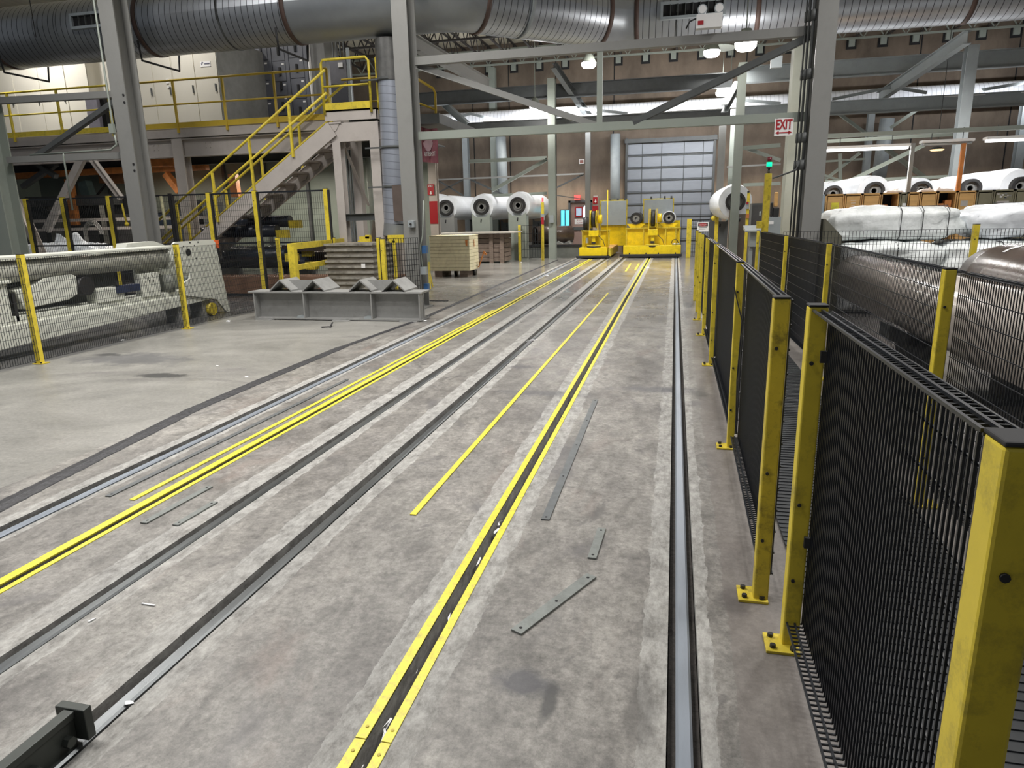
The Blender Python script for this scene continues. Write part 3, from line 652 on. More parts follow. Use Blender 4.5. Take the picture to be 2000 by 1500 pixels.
duct_obj('duct_section', [(1.45, DYb, DZc), (14, DYb, DZc)], R, DUCTM, T)
def band(c, d, m=RUST, w=.09, k=1.025):
    b = MB(); b.ring(V(c)-V(d).normalized()*w/2, d, R*.99, R*k, w, 48); b.build('flange_ring', m, T)
for x in (-14.3, -10.62, -7.35, -5.05): band((x, DYa, DZc), (1, 0, 0))
band((-3.80, DYa+.31, DZc), (1, .9, 0)); band((-3.1, DYa+.9, DZc), (1, .9, 0), GRYB, .07); band((-1.72, DYb-.37, DZc), (1, .75, 0)); band((-.9, DYb, DZc), (1, 0, 0)); band((1.45, DYb, DZc), (1, 0, 0)); band((5.25, DYb, DZc), (1, 0, 0))
for x in (-8.75, -.1, 2.7): band((x, DYa if x < -4 else DYb, DZc), (1, 0, 0), GRYD, .03, 1.02)
# grilles: front left and centre
def grille(x0, x1, y, z0, z1, name='air_grille'):
    b = MB(); b.box(x0-.05, x1+.05, y, y+.35, z1, z1+.05); b.box(x0-.05, x1+.05, y, y+.35, z0-.05, z0); b.box(x0-.05, x0, y, y+.35, z0, z1); b.box(x1, x1+.05, y, y+.35, z0, z1)
    g = b.build(name, PIPE, T)
    k = MB(); k.box(x0, x1, y+.05, y+.35, z0, z1); k.build('grille_opening', DARKGAP, g)
    n = int((x1-x0)/.14)
    for i in range(1, n): k = MB(); k.box(x0+(x1-x0)*i/n-.006, x0+(x1-x0)*i/n+.006, y+.01, y+.05, z0, z1); k.build('grille_slat', GRYD, g)
grille(P(137, 35, 12.7).x, P(240, 30, 12.7).x, 12.72, P(190, 47, 12.72).z, P(190, 26, 12.72).z)
grille(P(1295, 20, 15.3).x, P(1413, 10, 15.3).x, 15.3, P(1350, 28, 15.3).z, P(1350, 4, 15.3).z)
# trapeze hangers under the duct
for (ax, bx_) in ((26, 77), (296, 338), (562, 592)):
    b = MB(); y0_, y1_ = DYa-.35, DYa+.35; xa = P((ax+bx_)/2, 140, DYa).x; zb = DZc-R-.03
    b.tube([(xa, y0_-.25, zb+.2), (xa, y0_-.2, zb-.16), (xa, y1_+.2, zb-.16), (xa, y1_+.25, zb+.2)], .022, 8)
    b.build('trapeze_hanger', BLKM, T)
for x in (-13, -8.75, 2.7): 
    b = MB(); b.tube([(x, DYa-.62 if x < 0 else DYb-.62, 8.5), (x, DYa-.62 if x < 0 else DYb-.62, DZc-.2)], .008, 6); b.build('hanger_wire', BLKM, T)
# vertical drop duct beside the stairs
T2 = thing('drop_duct', (-5.52, 13.5, 1.3), 'foil-lagged vertical duct dropping between stair landing and grey column', 'duct')
duct_obj('duct_section', [(-5.5, 13.45, 4.95), (-5.5, 13.45, 4.2)], .27, MAT_FOIL if 'MAT_FOIL' in globals() else mat('grey_duct_wrap', (.16, .16, .155), .4, metal=.4, var=.35, scale=3), T2)
duct_obj('duct_section', [(-5.5, 13.45, 4.2), (-5.52, 13.45, 2.95)], .255, DUCTV, T2)
duct_obj('duct_section', [(-5.52, 13.45, 2.95), (-5.56, 13.45, 1.5)], .255, DUCTV, T2)
duct_obj('duct_section', [(-5.56, 13.45, 1.5), (-5.6, 13.45, 1.25)], .262, DUCTP, T2)
b = MB(); b.box(-5.50, -5.31, 13.17, 13.2, 1.55, 2.25); b.build('access_panel', mat('brown_panel', (.10, .075, .065), .6), T2)
for z in (2.95, 2.2, 4.2):
    b = MB(); b.ring((-5.52, 13.45, z), (0, 0, 1), .25, .275, .05, 28); b.bar((-6.05, 13.25, z+.02), (-5.45, 13.25, z+.02), .03, .03); b.build('clamp_band', GRYD, T2)
# ================================================================ crane runway at the far end
def cbeam(x0, x1, z0, z1, Y, m, lab): 
    return beam((x0, Y, (z0+z1)/2), (x1, Y, (z0+z1)/2), .22, z1-z0, m, lab, 'runway_beam', t=.03)
cbeam(-10.5, 1.75, 5.72, 6.20, 26.2, mat('charcoal_beam', (.055, .06, .062), .55), 'upper dark runway beam crossing the middle of the hall')
cbeam(2.1, 15, 5.82, 6.36, 26.2, GRYB, 'upper blue-grey runway beam at right, above the fluorescent tubes')
cbeam(-10.5, 1.75, 4.70, 5.06, 26.4, GRYD, 'lower runway beam in mid hall, in front of the white duct')
cbeam(2.1, 15, 4.68, 5.12, 26.4, GRYB, 'lower blue-grey runway beam at right, in front of the white duct')
WH = thing('white_duct', (0, 29.0, 5.42), 'long white ribbed duct along the back wall behind the runway beams', 'duct')
WD = seam_mat('white_ribbed_duct', (.84, .86, .93), .15, 'X', rough=.35, metal=0, lw=.12, linecol=.62)
duct_obj('duct_section', [(-10.5, 29.0, 5.42), (16, 29.0, 5.42)], .40, WD, WH, n=40)
# assumed strip lamps on the lower beam, added to light the white duct
for i, x in enumerate((-8.9, -6.6, .2, 1.5, -3.4, -1.2, 11.2, 9.0)):
    q = thing('assumed_strip_light', (x, 26.43, 5.06), 'assumed strip lamp lying behind the lower runway beam, added to light the white duct', 'lamp', 'assumed strip lamps behind the runway beam')
    b = MB(); b.box(x-.6, x+.6, 26.38, 26.5, 5.062, 5.10); b.build('housing', WHT, q)
    b = MB(); b.box(x-.58, x+.58, 26.40, 26.48, 5.10, 5.13); b.build('tube', GLOWT, q)
    l = bpy.data.lights.new('strip', 'AREA'); l.shape = 'RECTANGLE'; l.size = 1.1; l.size_y = .12; l.energy = 75 if i not in (1, 3) else 75; l.color = (.93, .96, 1)  # added light of the assumed strip lamp, brightening the duct
    lo = bpy.data.objects.new('strip', l); COL.objects.link(lo); lo.location = (x, 26.55, 5.16); lo.rotation_euler = (V((x, 29, 5.3))-V((x, 26.55, 5.16))).to_track_quat('-Z', 'Y').to_euler()
# V braces in front of the white duct: peaks and feet in the picture
for i, (pk, a, c) in enumerate((((918, 222), (845, 245), (985, 238)), ((1135, 212), (1070, 232), (1230, 222)), ((1420, 193), (1320, 213), (1525, 202)), ((1742, 170), (1625, 194), (1810, 181)), ((2010, 160), (1915, 176), (2080, 165)))):
    for j, e in enumerate((a, c)):
        beam(P(*pk, 26.7), P(*e, 26.6), .10, .09, GRYB, '%s slanting strut of the roof-shaped brace %s' % (('left', 'right')[j], ('left of the tall pale green column', 'right of the tall pale green column', 'above the roller door', 'above the left fluorescent tube', 'at the right picture edge')[i]), 'slanting_strut', 'b', cat='strut')
# long sloping rafters behind
for (a, c, l) in (((855, 165), (920, 242), 'x'),): pass
for (a, ya, c, yc, m, lab) in (((812, 85), 17, (955, 165), 25.7, GRY, 'long grey beam slanting down under the duct right of the middle column'), ((868, 203), 26.5, (912, 243), 26.0, GRYB, 'short pale beam slanting under the dark runway beam, left of the mid column'),
        ((1082, 128), 25, (1150, 228), 27.3, GRYD, 'pale slanting beam crossing behind the dark runway beam beside the tall pale column'),
        ((1440, 165), 26.3, (1415, 212), 22.8, GRYB, 'pale slanting beam beside the hanging lamp pair'),
        ((1890, 72), 22, (1717, 190), 27.6, GRYB, 'long grey rafter slanting behind the blue-grey runway beam at right')):
    b = MB(); b.ibeam(P(*a, ya), P(*c, yc), .20, .34 if ya < 23 else .22, .02); b.build('slanting_beam', m, label=lab, cat='beam')
# far columns
def fcol(pxa, pxb, py, pytop, Y, m, lab, z0=0, d=.28):
    x0, x1 = P(pxa, py, Y).x, P(pxb, py, Y).x; zt_ = P((pxa+pxb)/2, pytop, Y).z
    return hcol(min(x0, x1), max(x0, x1), Y, Y+d, z0, zt_, m, lab, 'far_column', False, 'pale green far columns', t=.02)
c1 = fcol(1070, 1084, 300, 152, 25.7, GRYL, 'tall pale green column right of the three white rolls')
c2 = fcol(1434, 1450, 300, 122, 20.2, GRYL, 'pale green column beside the white roll near the roller door')
c3 = fcol(1871, 1893, 250, 88, 22.5, GRYB, 'grey-blue column between the fluorescent tubes at right')
for c, (x, z) in ((c1, (-4.55, 0)), (c2, (1.95, 0)), (c3, (8, 0))): pass
fcol(958, 970, 300, 130, 29.7, GRYL, 'pale column behind the second white roll')
fcol(905, 915, 350, 240, 29.7, GRYB, 'thin blue-grey column above the first white roll')
fcol(1143, 1152, 330, 250, 27.5, GRY, 'thin grey column left of the exit door')
fcol(1402, 1415, 320, 236, 26.8, GRY, 'grey column just right of the roller door')
fcol(1425, 1434, 300, 235, 28.3, GRYL, 'pale narrow column behind the runway columns')
fcol(1692, 1704, 280, 215, 28.4, GRYB, 'blue-grey column behind the left fluorescent tube')
fcol(1982, 1998, 320, 200, 27.5, GRYB, 'blue-grey column at the far right edge')
# concrete column right of the EXIT sign
cc = MB(); x0, x1 = P(1537, 300, 16.2).x, P(1572, 300, 16.2).x; cc.box(x0, x1, 16.2, 16.6, 0, 8.5)
cc.build('concrete_column', mat('pale_concrete_column', (.36, .37, .31), .7, var=.1, scale=1.5), label='pale square concrete column behind the EXIT sign', cat='column', at=(x0, 16.2, 0), bevel=.01)
cp = MB(); cp.tube([(x1+.06, 16.2, 8), (x1+.06, 16.2, .6)], .04, 10); cp.build('column_conduit', PIPE, label='pale conduit pipe running down beside the concrete column', cat='pipe')
# wall girts and wall bracing seen at the back
def girt(a, c, Y, w=.10, m=GRYL, lab='x', d=0): 
    return beam(P(*a, Y), P(*c, Y+d), w, w, m, lab, 'wall_brace', 'a', cat='brace', t=.012)
for (a, c, Y, w, m, lab) in (((915, 315), (1068, 308), 26, .13, GRYL, 'upper horizontal pale strut left of the tall pale green column'), ((960, 372), (1068, 311), 26, .13, GRYL, 'pale diagonal strut above the white rolls'),
        ((960, 382), (1068, 377), 26, .10, GRYL, 'lower horizontal pale strut above the white rolls'), ((852, 351), (1140, 339), 28.5, .06, GRY, 'thin horizontal girt on the back wall above the rolls'),
        ((858, 375), (905, 350), 28.5, .06, GRYD, 'short dark diagonal of the wall cross at left'), ((855, 352), (905, 382), 28.5, .06, GRYD, 'crossing dark diagonal of the wall cross at left'),
        ((918, 350), (985, 381), 28.5, .07, GRYD, 'dark diagonal brace falling to the right behind the second roll'), ((1085, 367), (1140, 340), 28.5, .06, GRYD, 'dark diagonal brace right of the tall pale column'),
        ((1085, 381), (1140, 389), 28.5, .03, GRYD, 'thin dark pipe on the wall left of the exit door'),
        ((1452, 289), (1525, 283), 25.6, .13, GRYL, 'horizontal pale strut below the EXIT sign'), ((1460, 290), (1525, 313), 25.6, .12, GRYL, 'pale diagonal strut below the EXIT sign'),
        ((1420, 326), (1525, 320), 28, .06, GRY, 'thin girt on the wall behind the green beacon'), ((1452, 361), (1525, 358), 25.6, .11, GRYL, 'lower pale strut behind the yellow beacon post'),
        ((1612, 276), (1862, 262), 24, .10, GRYL, 'horizontal strut above the left fluorescent tube'), ((1612, 355), (1862, 344), 24, .09, GRYL, 'horizontal strut just above the white rolls at right'),
        ((1662, 352), (1805, 283), 24, .11, GRYL, 'long pale diagonal rising right below the fluorescent tubes'), ((1612, 350), (1680, 298), 26, .09, GRYL, 'pale diagonal rising right beside the right column'),
        ((1732, 290), (1822, 358), 26.5, .16, GRYL, 'thick pale diagonal falling right behind the rolls'), ((1640, 222), (1705, 270), 27.6, .12, GRYL, 'pale diagonal under the lower runway beam, falling right'),
        ((1790, 215), (1738, 250), 27.6, .10, GRYL, 'pale diagonal under the lower runway beam, rising right'), ((1641, 300), (1641, 352), 26, .10, GRYL, 'short upright strut left of the long diagonal'),
        ((1612, 315), (1690, 310), 26, .06, GRYL, 'thin horizontal strut behind the rolls at right'), ((1610, 342), (1652, 356), 25.8, .08, GRYL, 'short pale strut falling right at the right column')):
    girt(a, c, Y, w, m, lab)
# wall pipes
def vpipe(px, py0, py1, Y, r, m, lab, px1=None):
    b = MB(); b.tube([P(px, py0, Y), P(px1 or px, py1, Y)], r, 14); b.build('wall_pipe', m, label=lab, cat='pipe')
vpipe(978, 268, 380, 29.3, .22, GRYB, 'grey pipe on the wall behind the second white roll', 983)
vpipe(1202, 262, 440, 29.5, .20, GRYB, 'grey ventilation pipe left of the roller door', 1201)
vpipe(1733, 232, 350, 29.3, .25, GRYB, 'blue-grey ventilation pipe on the wall behind the rolls at right', 1716)
# wall seat brackets for the joists
for i in range(22):
    x = -10+i*1.08; q = thing('wall_bracket', (x, 30, 7.55), 'small pale bracket set in a dark wall pocket under the roof', 'bracket', 'joist brackets along the top of the back wall')
    b = MB(); b.box(x-.17, x+.17, 29.96, 30.0, 7.40, 7.72); b.build('pocket', DARKGAP, q)
    b = MB(); b.box(x-.10, x+.10, 29.86, 29.96, 7.48, 7.78); b.build('seat', GRYL, q)
# open-web joists
def joist(p, q, h, m, n, lab, group, w=.05):
    t_ = thing('roof_joist', p, lab, 'joist', group); p = V(p); q = V(q); up = V((0, 0, h))
    b = MB(); b.bar(p+up, q+up, w*1.6, w); b.build('top_chord', m, t_)
    b = MB(); b.bar(p, q, w*1.6, w); b.build('bottom_chord', m, t_)
    b = MB()
    for i in range(n):
        a = p.lerp(q, i/n); c = p.lerp(q, (i+.5)/n); e = p.lerp(q, (i+1)/n); b.bar(a, c+up, w*.6, w*.6); b.bar(c+up, e, w*.6, w*.6)
    b.build('web', m, t_); return t_
JD = mat('dark_joist', (.045, .04, .038), .7)
j0 = joist((-14.2, 17, 7.78), (-14.2, 29.9, 7.78), .6, JD, 14, 'dark open-web roof joist running away under the ceiling deck', 'dark roof joists under the deck')
for i in range(1, 24): copytree(j0, (i*1.08, 0, 0))
g0 = joist((-18, 28.9, 7.55), (14, 28.9, 7.55), .55, GRYL, 46, 'pale open-web girder crossing just before the back wall', 'cross girders under the roof', .06)
g1 = joist((-18, 24.2, 7.45), (14, 24.2, 7.45), .6, JD, 40, 'dark open-web girder crossing the hall under the deck', 'cross girders under the roof', .06)
g2 = joist((-18, 19.5, 7.4), (14, 19.5, 7.4), .65, JD, 40, 'nearest dark open-web girder crossing the hall', 'cross girders under the roof', .06)
# ================================================================ hanging lamps
def highbay(px, py, Y, r, lab, power, zt_=8.56, col=(1, .97, .94)):
    c = P(px, py, Y); t_ = thing('hanging_lamp', c, lab, 'lamp', None)
    b = MB(); b.tube([c+V((0, 0, .10)), c+V((0, 0, .14)), c+V((0, 0, .34))], .1, 20, rad=[r*1.05, r*.95, r*.45]); b.build('lamp_housing', GRYL, t_)
    b = MB(); b.tube([c+V((0, 0, .10)), c+V((0, 0, .02)), c+V((0, 0, -.03))], .1, 20, rad=[r, r*.95, r*.7]); b.build('lens', GLOWW, t_)
    b = MB(); b.tube([c+V((0, 0, .3)), V((c.x, c.y, zt_))], .012, 6); b.build('hanging_rod', GRYL, t_)
    l = bpy.data.lights.new('lamp', 'POINT'); l.energy = power; l.shadow_soft_size = r; l.color = col; lo = bpy.data.objects.new('lamp', l); COL.objects.link(lo); lo.location = c-V((0, 0, .35))
    return t_
highbay(1456, 95, 14.7, .20, 'brightest hanging lamp, right of centre under the duct', 160)
highbay(1390, 108, 19, .20, 'glowing hanging lamp left of the brightest one', 160)
highbay(1410, 186, 26.9, .22, 'left lamp of the small low pair above the roller door', 110)
highbay(1426, 184, 27.4, .22, 'right lamp of the small low pair above the roller door', 110)
highbay(1150, 130, 22, .22, 'hanging lamp in front of the back wall, left of the roller door', 180)
highbay(1045, 212, 25.0, .20, 'low hanging lamp beside the mid column', 120)
highbay(400, 101, 17.2, .22, 'hanging lamp just under the duct, above the cream cabinets', 200)
wl = thing('warm_lamp', P(1830, 292, 26), 'small warm yellow lamp below the unlit tube fixture', 'lamp')
b = MB(); c = P(1830, 292, 26); b.tube([c, c+V((0, 0, .08))], .2, 16, rad=[.22, .12]); b.build('shade', GRYD, wl); b = MB(); b.tube([c-V((0, 0, .04)), c], .2, 16, rad=[.17, .21]); b.build('lens', mat('warm_glow', (1, .8, .4), emit=(1, .7, .35), estr=3), wl)
b = MB(); b.tube([c, V((c.x, c.y, 8.56))], .01, 6); b.build('cord', GRYD, wl)
# reflector disc behind the brightest lamp
b = MB(); c = P(1406, 95, 20.2); b.tube([c, c+V((0, 0, .05)), c+V((0, 0, .09))], .3, 24, rad=[.42, .36, .1]); b.tube([c+V((0, 0, .08)), V((c.x, c.y, 8.56))], .01, 6); b.build('lamp_reflector', GRYL, label='shallow round reflector between the two bright hanging lamps', cat='lamp')
# fluorescent fixtures
def tubefix(a, c, Y, lit, lab):
    p, q = P(*a, Y), P(*c, Y); q.z = p.z = (p.z+q.z)/2; t_ = thing('tube_fixture', p, lab, 'lamp', None)
    b = MB(); b.bar(p+V((0, 0, .05)), q+V((0, 0, .05)), .22, .05); b.build('housing', WHT, t_)
    b = MB()
    for dy in (-.05, .05): b.tube([p+V((.03, dy, 0)), q+V((-.03, dy, 0))], .022, 10)
    b.build('tube', GLOWT if lit else PIPE, t_)
    b = MB(); b.tube([p.lerp(q, .2)+V((0, 0, .06)), p.lerp(q, .2)+V((0, 0, .3))], .008, 6); b.tube([p.lerp(q, .8)+V((0, 0, .06)), p.lerp(q, .8)+V((0, 0, .3))], .008, 6); b.build('hanger', GRYD, t_)
    if lit:
        l = bpy.data.lights.new('tube', 'AREA'); l.shape = 'RECTANGLE'; l.size = (q-p).length; l.size_y = .15; l.energy = 110; lo = bpy.data.objects.new('tube', l); COL.objects.link(lo); lo.location = (p+q)/2-V((0, 0, .06))
    return t_
FY = 16.0
tubefix((1606, 297), (1776, 286), FY, True, 'lit fluorescent fixture right of the grey column')
tubefix((1798, 284), (1900, 277), FY, False, 'unlit fluorescent fixture between the two lit ones')
tubefix((1923, 277), (2040, 270), FY, True, 'lit fluorescent fixture at the right picture edge')
pz = P(1800, 278, FY).z+.06
beam((P(1600, 285, FY).x, FY, pz+.14), (9.6, FY, pz+.14), .08, .08, GRYL, 'long rail carrying the fluorescent fixtures', 'fixture_rail', 'b')
for (a, c, m, lab) in (((1783, 280), (1772, 400), GRY, 'thin grey post below the left fluorescent tube'), ((1882, 280), (1870, 410), ORNG, 'thin orange post below the unlit fixture')):
    p = P(*a, 15.9); b = MB(); b.box(p.x-.035, p.x+.035, 15.85, 15.92, 0, p.z); b.build('fixture_post', m, at=(p.x, 15.9, 0), label=lab, cat='post')
# ================================================================ mezzanine, landing and stairs
MZ = 3.73; MY = 14.5
mz = thing('mezzanine', (-13, MY, 0), 'raised steel mezzanine at upper left carrying the electrical cabinets', 'mezzanine')
MX0, MX1 = -24.0, -6.95
b = MB(); b.box(MX0, MX1, MY, 21, MZ-.03, MZ); b.build('deck_plate', GRYD, mz)
b = MB(); b.chan((MX0, MY, MZ-.10), (MX1, MY, MZ-.10), .09, .20, .012, side=-1); b.build('edge_channel', TAUPE, mz)
b = MB(); b.ibeam((MX0, MY+.14, MZ-.42), (MX1, MY+.14, MZ-.42), .20, .40, .022)
for x in (-19.5, -17.6, -15.7, -13.6, -12.0, -10.6): 
    for dx in (-.06, .06):
        for dz in (-.05, .05): b.tube([(x+dx, MY+.13, MZ-.38+dz), (x+dx, MY+.115, MZ-.38+dz)], .014, 6)
b.build('main_beam', TAUPE, mz)
b = MB(); b.ibeam((MX0, 17.5, MZ-.3), (MX1, 17.5, MZ-.3), .2, .5, .02); b.build('rear_beam', GRYD, mz)
for x in (-22, -19.5, -17, -14.5, -12, -9.5):
    b = MB(); b.ibeam((x, MY+.3, MZ-.18), (x, 20.8, MZ-.18), .12, .28, .015); b.build('cross_beam', GRYD, mz)
xl = P(352, 300, MY+.1).x
for (x, w) in ((xl, .27), (-19.4, .27)):
    b = MB(); b.box(x-w/2, x+w/2, MY+.02, MY+.05, 0, MZ-.22); b.box(x-w/2, x+w/2, MY+.25, MY+.28, 0, MZ-.22); b.box(x-.01, x+.01, MY+.05, MY+.25, 0, MZ-.22); b.build('leg', TAUPE, mz)
for (a, c, w) in (((158, 308), (88, 450), .17), ((182, 310), (240, 388), .12), ((30, 390), (88, 520), .24)):
    b = MB(); b.chan(P(*a, 14.0), P(*c, 14.0), .1, w, .015); b.build('knee_brace', TAUPE, mz)
# guard rail of the mezzanine
def guard(T_, x0, x1, y, z, n, h=.98, toe=True, m=YEL, axis='x', mid=.5):
    def pt(u, zz): return V((x0+(x1-x0)*u, y, zz)) if axis == 'x' else V((y, x0+(x1-x0)*u, zz))
    r = MB(); r.tube([pt(0, z+h), pt(1, z+h)], .024, 8); r.build('top_rail', m, T_)
    r = MB(); r.tube([pt(0, z+h*mid), pt(1, z+h*mid)], .02, 8); r.build('mid_rail', m, T_)
    for i in range(n):
        r = MB(); u = i/(n-1); r.bar(pt(u, z-.1), pt(u, z+h), .045, .045); r.build('rail_post', m, T_)
    if toe:
        r = MB(); r.bar(pt(0, z+.06), pt(1, z+.06), .012, .12); r.build('toe_board', m, T_)
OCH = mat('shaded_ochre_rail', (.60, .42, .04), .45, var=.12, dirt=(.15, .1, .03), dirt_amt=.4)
g1_ = thing('guard_rail', (-17, MY-.03, MZ), 'yellow mezzanine guard rail left of the grey column', 'railing')
guard(g1_, -20.2, P(215, 200, MY).x, MY-.03, MZ, 6, h=1.02)
g2_ = thing('guard_rail', (-10, MY-.03, MZ), 'ochre mezzanine guard rail in front of the cream and slate cabinets', 'railing')
gx0, gx1 = P(250, 200, MY).x, P(643, 190, MY).x
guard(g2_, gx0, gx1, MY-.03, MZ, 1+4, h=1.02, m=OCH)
# landing
LX0, LX1, LY0, LY1, LZ = -6.93, -5.80, 13.35, 14.5, 3.73
st = thing('staircase', (-9, 13.3, 0), 'taupe steel staircase rising right to the landing, with yellow handrails', 'staircase')
b = MB(); b.box(LX0, LX1, LY0, LY1, LZ-.03, LZ); b.box(LX0, LX1, LY0, LY0+.015, LZ-.2, LZ); b.box(LX1-.015, LX1, LY0, LY1, LZ-.2, LZ); b.build('landing', TAUPE, st)
b = MB(); b.chan((-6.95, LY0+.03, LZ-.42), (LX1, LY0+.03, LZ-.42), .08, .36, .015, side=-1); b.build('landing_beam', TAUPE, st)
for (x, w) in ((P(663, 350, 13.4).x, .17), (P(737, 350, 13.4).x, .20)):
    b = MB(); b.box(x-w/2, x+w/2, LY0+.02, LY0+.04, 0, LZ-.24 if w > .18 else LZ-.6); b.box(x-w/2, x+w/2, LY0+.2, LY0+.22, 0, LZ-.24); b.box(x-.01, x+.01, LY0+.04, LY0+.2, 0, LZ-.24); b.build('landing_leg', TAUPE, st)
    b = MB(); b.box(x-w/2, x+w/2, LY1-.3, LY1-.1, 0, LZ-.24); b.build('landing_leg', TAUPE, st)
b = MB(); b.ibeam(P(675, 425, 13.45), P(733, 423, 13.45), .1, .14, .012); b.build('cross_beam', GRYD, st)
b = MB(); b.angle(P(668, 270, 13.6), P(722, 400, 14.3), .07, .01); b.build('diagonal', TAUPE, st)
b = MB(); b.angle(P(734, 430, 13.5), P(727, 470, 13.9), .08, .01); b.build('diagonal', TAUPE, st)
# stringers: line through (-6.9, 3.45) with the slope of the photo
sl = (3.51-1.42)/(-6.9+10.11)
def zs(x): return 3.50+(x+6.9)*sl
SX1 = -6.9; SX0 = SX1-3.50/sl-.0
up_ = V((-sl, 0, 1)).normalized()
for (y, nm) in ((13.33, 'stringer'), (14.35, 'stringer')):
    b = MB(); d = V((0, 0, -.14)); b.chan((SX0+.12, y, zs(SX0+.12)-.20), (SX1+.12, y, zs(SX1+.12)-.20), .07, .30, .014, side=(-1 if y < 14 else 1)); b.build(nm, TAUPE, st)
nst = 17
for i in range(1, nst):
    z = i*LZ/nst; x = SX0+(SX1-SX0)*(z/3.5)*1.0+.02; x = SX1-(3.5-z-.10)/sl
    b = MB(); b.box(x-.14, x+.14, 13.35, 14.33, z-.035, z); b.box(x-.14, x-.12, 13.35, 14.33, z-.09, z)
    b.poly([(x-.12, 13.36, z-.04), (x+.10, 13.36, z-.04), (x+.02, 13.36, z-.17), (x-.08, 13.36, z-.17)])
    b.prism([(x-.12, 14.30, z-.04), (x+.13, 14.30, z-.04), (x+.07, 14.30, z-.15), (x-.05, 14.30, z-.19)], (0, .03, 0))
    b.build('tread', TAUPE, st)
# handrails
hn = thing('stair_handrail', (-9, 13.3, 0), 'yellow handrail with two rails on the near side of the stairs', 'handrail', None)
hf = thing('stair_handrail', (-9, 14.35, 0), 'yellow handrail on the far side of the stairs', 'handrail', None)
for (T_, y, xt) in ((hn, 13.3, -6.82), (hf, 14.38, -6.9)):
    xb = SX0+.25
    for h in (.92, .50):
        r = MB(); r.tube([(xb, y, zs(xb)+h), (xt, y, zs(xt)+h)], .026, 10); r.build('rail', YEL, T_)
    for x in ([-7.68, -8.66, -9.62, -10.6, -11.5] if T_ is hn else [-7.3, -8.1, -9.1, -10.1, -11.2]):
        r = MB(); r.bar((x, y, zs(x)-.12), (x, y, zs(x)+.9), .045, .045); r.build('rail_post', YEL, T_)
lr = thing('guard_rail', (-6.4, LY0, LZ), 'bright yellow guard rail frame around the stair landing', 'railing')
r = MB(); r.tube([(LX0+.02, LY0-.02, LZ-.08), (LX0+.02, LY0-.02, LZ+.86), (LX0+.06, LY0-.02, LZ+.93), (LX1-.16, LY0-.02, LZ+.93), (LX1-.10, LY0-.02, LZ+.86), (LX1-.10, LY0-.02, LZ-.08)], .026, 10); r.build('frame', YEL, lr)
r = MB(); r.tube([(LX0+.02, LY0-.02, LZ+.44), (LX1-.10, LY0-.02, LZ+.44)], .02, 8); r.build('mid_rail', YEL, lr)
r = MB(); r.box(LX0+.02, LX1-.1, LY0-.03, LY0-.015, LZ+.0, LZ+.13); r.build('toe_board', YEL, lr)
for y in (LY0+.12, LY1): 
    r = MB(); r.bar((LX1, y, LZ-.1), (LX1, y, LZ+.93), .04, .04); r.build('rail_post', YEL, lr)
r = MB(); r.tube([(LX1, LY0+.12, LZ+.93), (LX1, LY1, LZ+.93)], .024, 8); r.build('side_rail', YEL, lr)
r = MB(); r.box(LX1-.01, LX1+.005, LY0+.1, LY1, LZ, LZ+.12); r.build('toe_board', YEL, lr)
lb_ = thing('guard_rail', (-6.2, 15.9, LZ), 'dull ochre railing seen behind the landing frame', 'railing')
b = MB(); b.box(MX1-.3, -4.9, 14.5, 17.2, LZ-.2, LZ); b.build('platform', GRYD, lb_)
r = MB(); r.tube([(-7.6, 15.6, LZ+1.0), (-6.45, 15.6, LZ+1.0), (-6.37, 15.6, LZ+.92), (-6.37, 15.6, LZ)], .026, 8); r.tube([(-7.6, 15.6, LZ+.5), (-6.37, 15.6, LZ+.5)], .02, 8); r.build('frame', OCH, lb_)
rr = thing('guard_rail', P(845, 235, 16.5), 'yellow guard rail end visible right of the grey middle column', 'railing')
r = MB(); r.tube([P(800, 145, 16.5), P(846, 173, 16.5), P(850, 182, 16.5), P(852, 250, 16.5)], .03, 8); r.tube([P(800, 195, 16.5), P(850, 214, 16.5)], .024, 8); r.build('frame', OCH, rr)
r = MB(); r.box(P(800, 240, 16.5).x, P(850, 240, 16.5).x, 16.48, 16.5, LZ-.1, LZ+.05); r.build('toe_board', YEL, rr)
# cabinets on the mezzanine
def cabinet(x0, x1, y, z0, z1, m, lab, doors, name='electrical_cabinet', d=.7, grp='electrical cabinets on the mezzanine', handles=()):
    t_ = thing(name, ((x0+x1)/2, y, z0), lab, 'cabinet', grp)
    b = MB(); b.box(x0, x1, y+.02, y+d, z0, z1); b.build('body', m, t_)
    n = doors
    for i in range(n):
        a = x0+(x1-x0)*i/n+.012; c = x0+(x1-x0)*(i+1)/n-.012
        b = MB(); b.box(a, c, y, y+.02, z0+.08, z1-.02); dd = b.build('door', m, t_)
        b = MB(); b.box(c-.09, c-.06, y-.03, y, z0+.95, z0+1.12); b.build('handle', GRYD, dd)
    return t_
CY_ = 15.6; CZ1 = 5.95
cx = [P(px, 200, CY_).x for px in (-30, 32, 70, 134, 172)]
cabinet(-20.5, cx[1], CY_, MZ, CZ1, CAB, 'cream electrical cabinet at the left picture edge', 2)
cabinet(cx[1]+.01, cx[3], CY_, MZ, CZ1, CAB, 'cream electrical cabinet with two nameplates, second from left', 2)
cabinet(cx[3]+.01, P(178, 200, CY_).x, CY_, MZ, CZ1, CAB, 'cream electrical cabinet just left of the slate box', 1)
b = MB(); b.box(P(170, 220, 15.2).x, P(192, 220, 15.2).x, 15.2, 15.5, MZ, P(180, 182, 15.2).z); b.build('slate_box', mat('slate_box_grey', (.22, .21, .25), .5), label='narrow slate-grey box in front of the cream cabinets beside the rail', cat='cabinet')
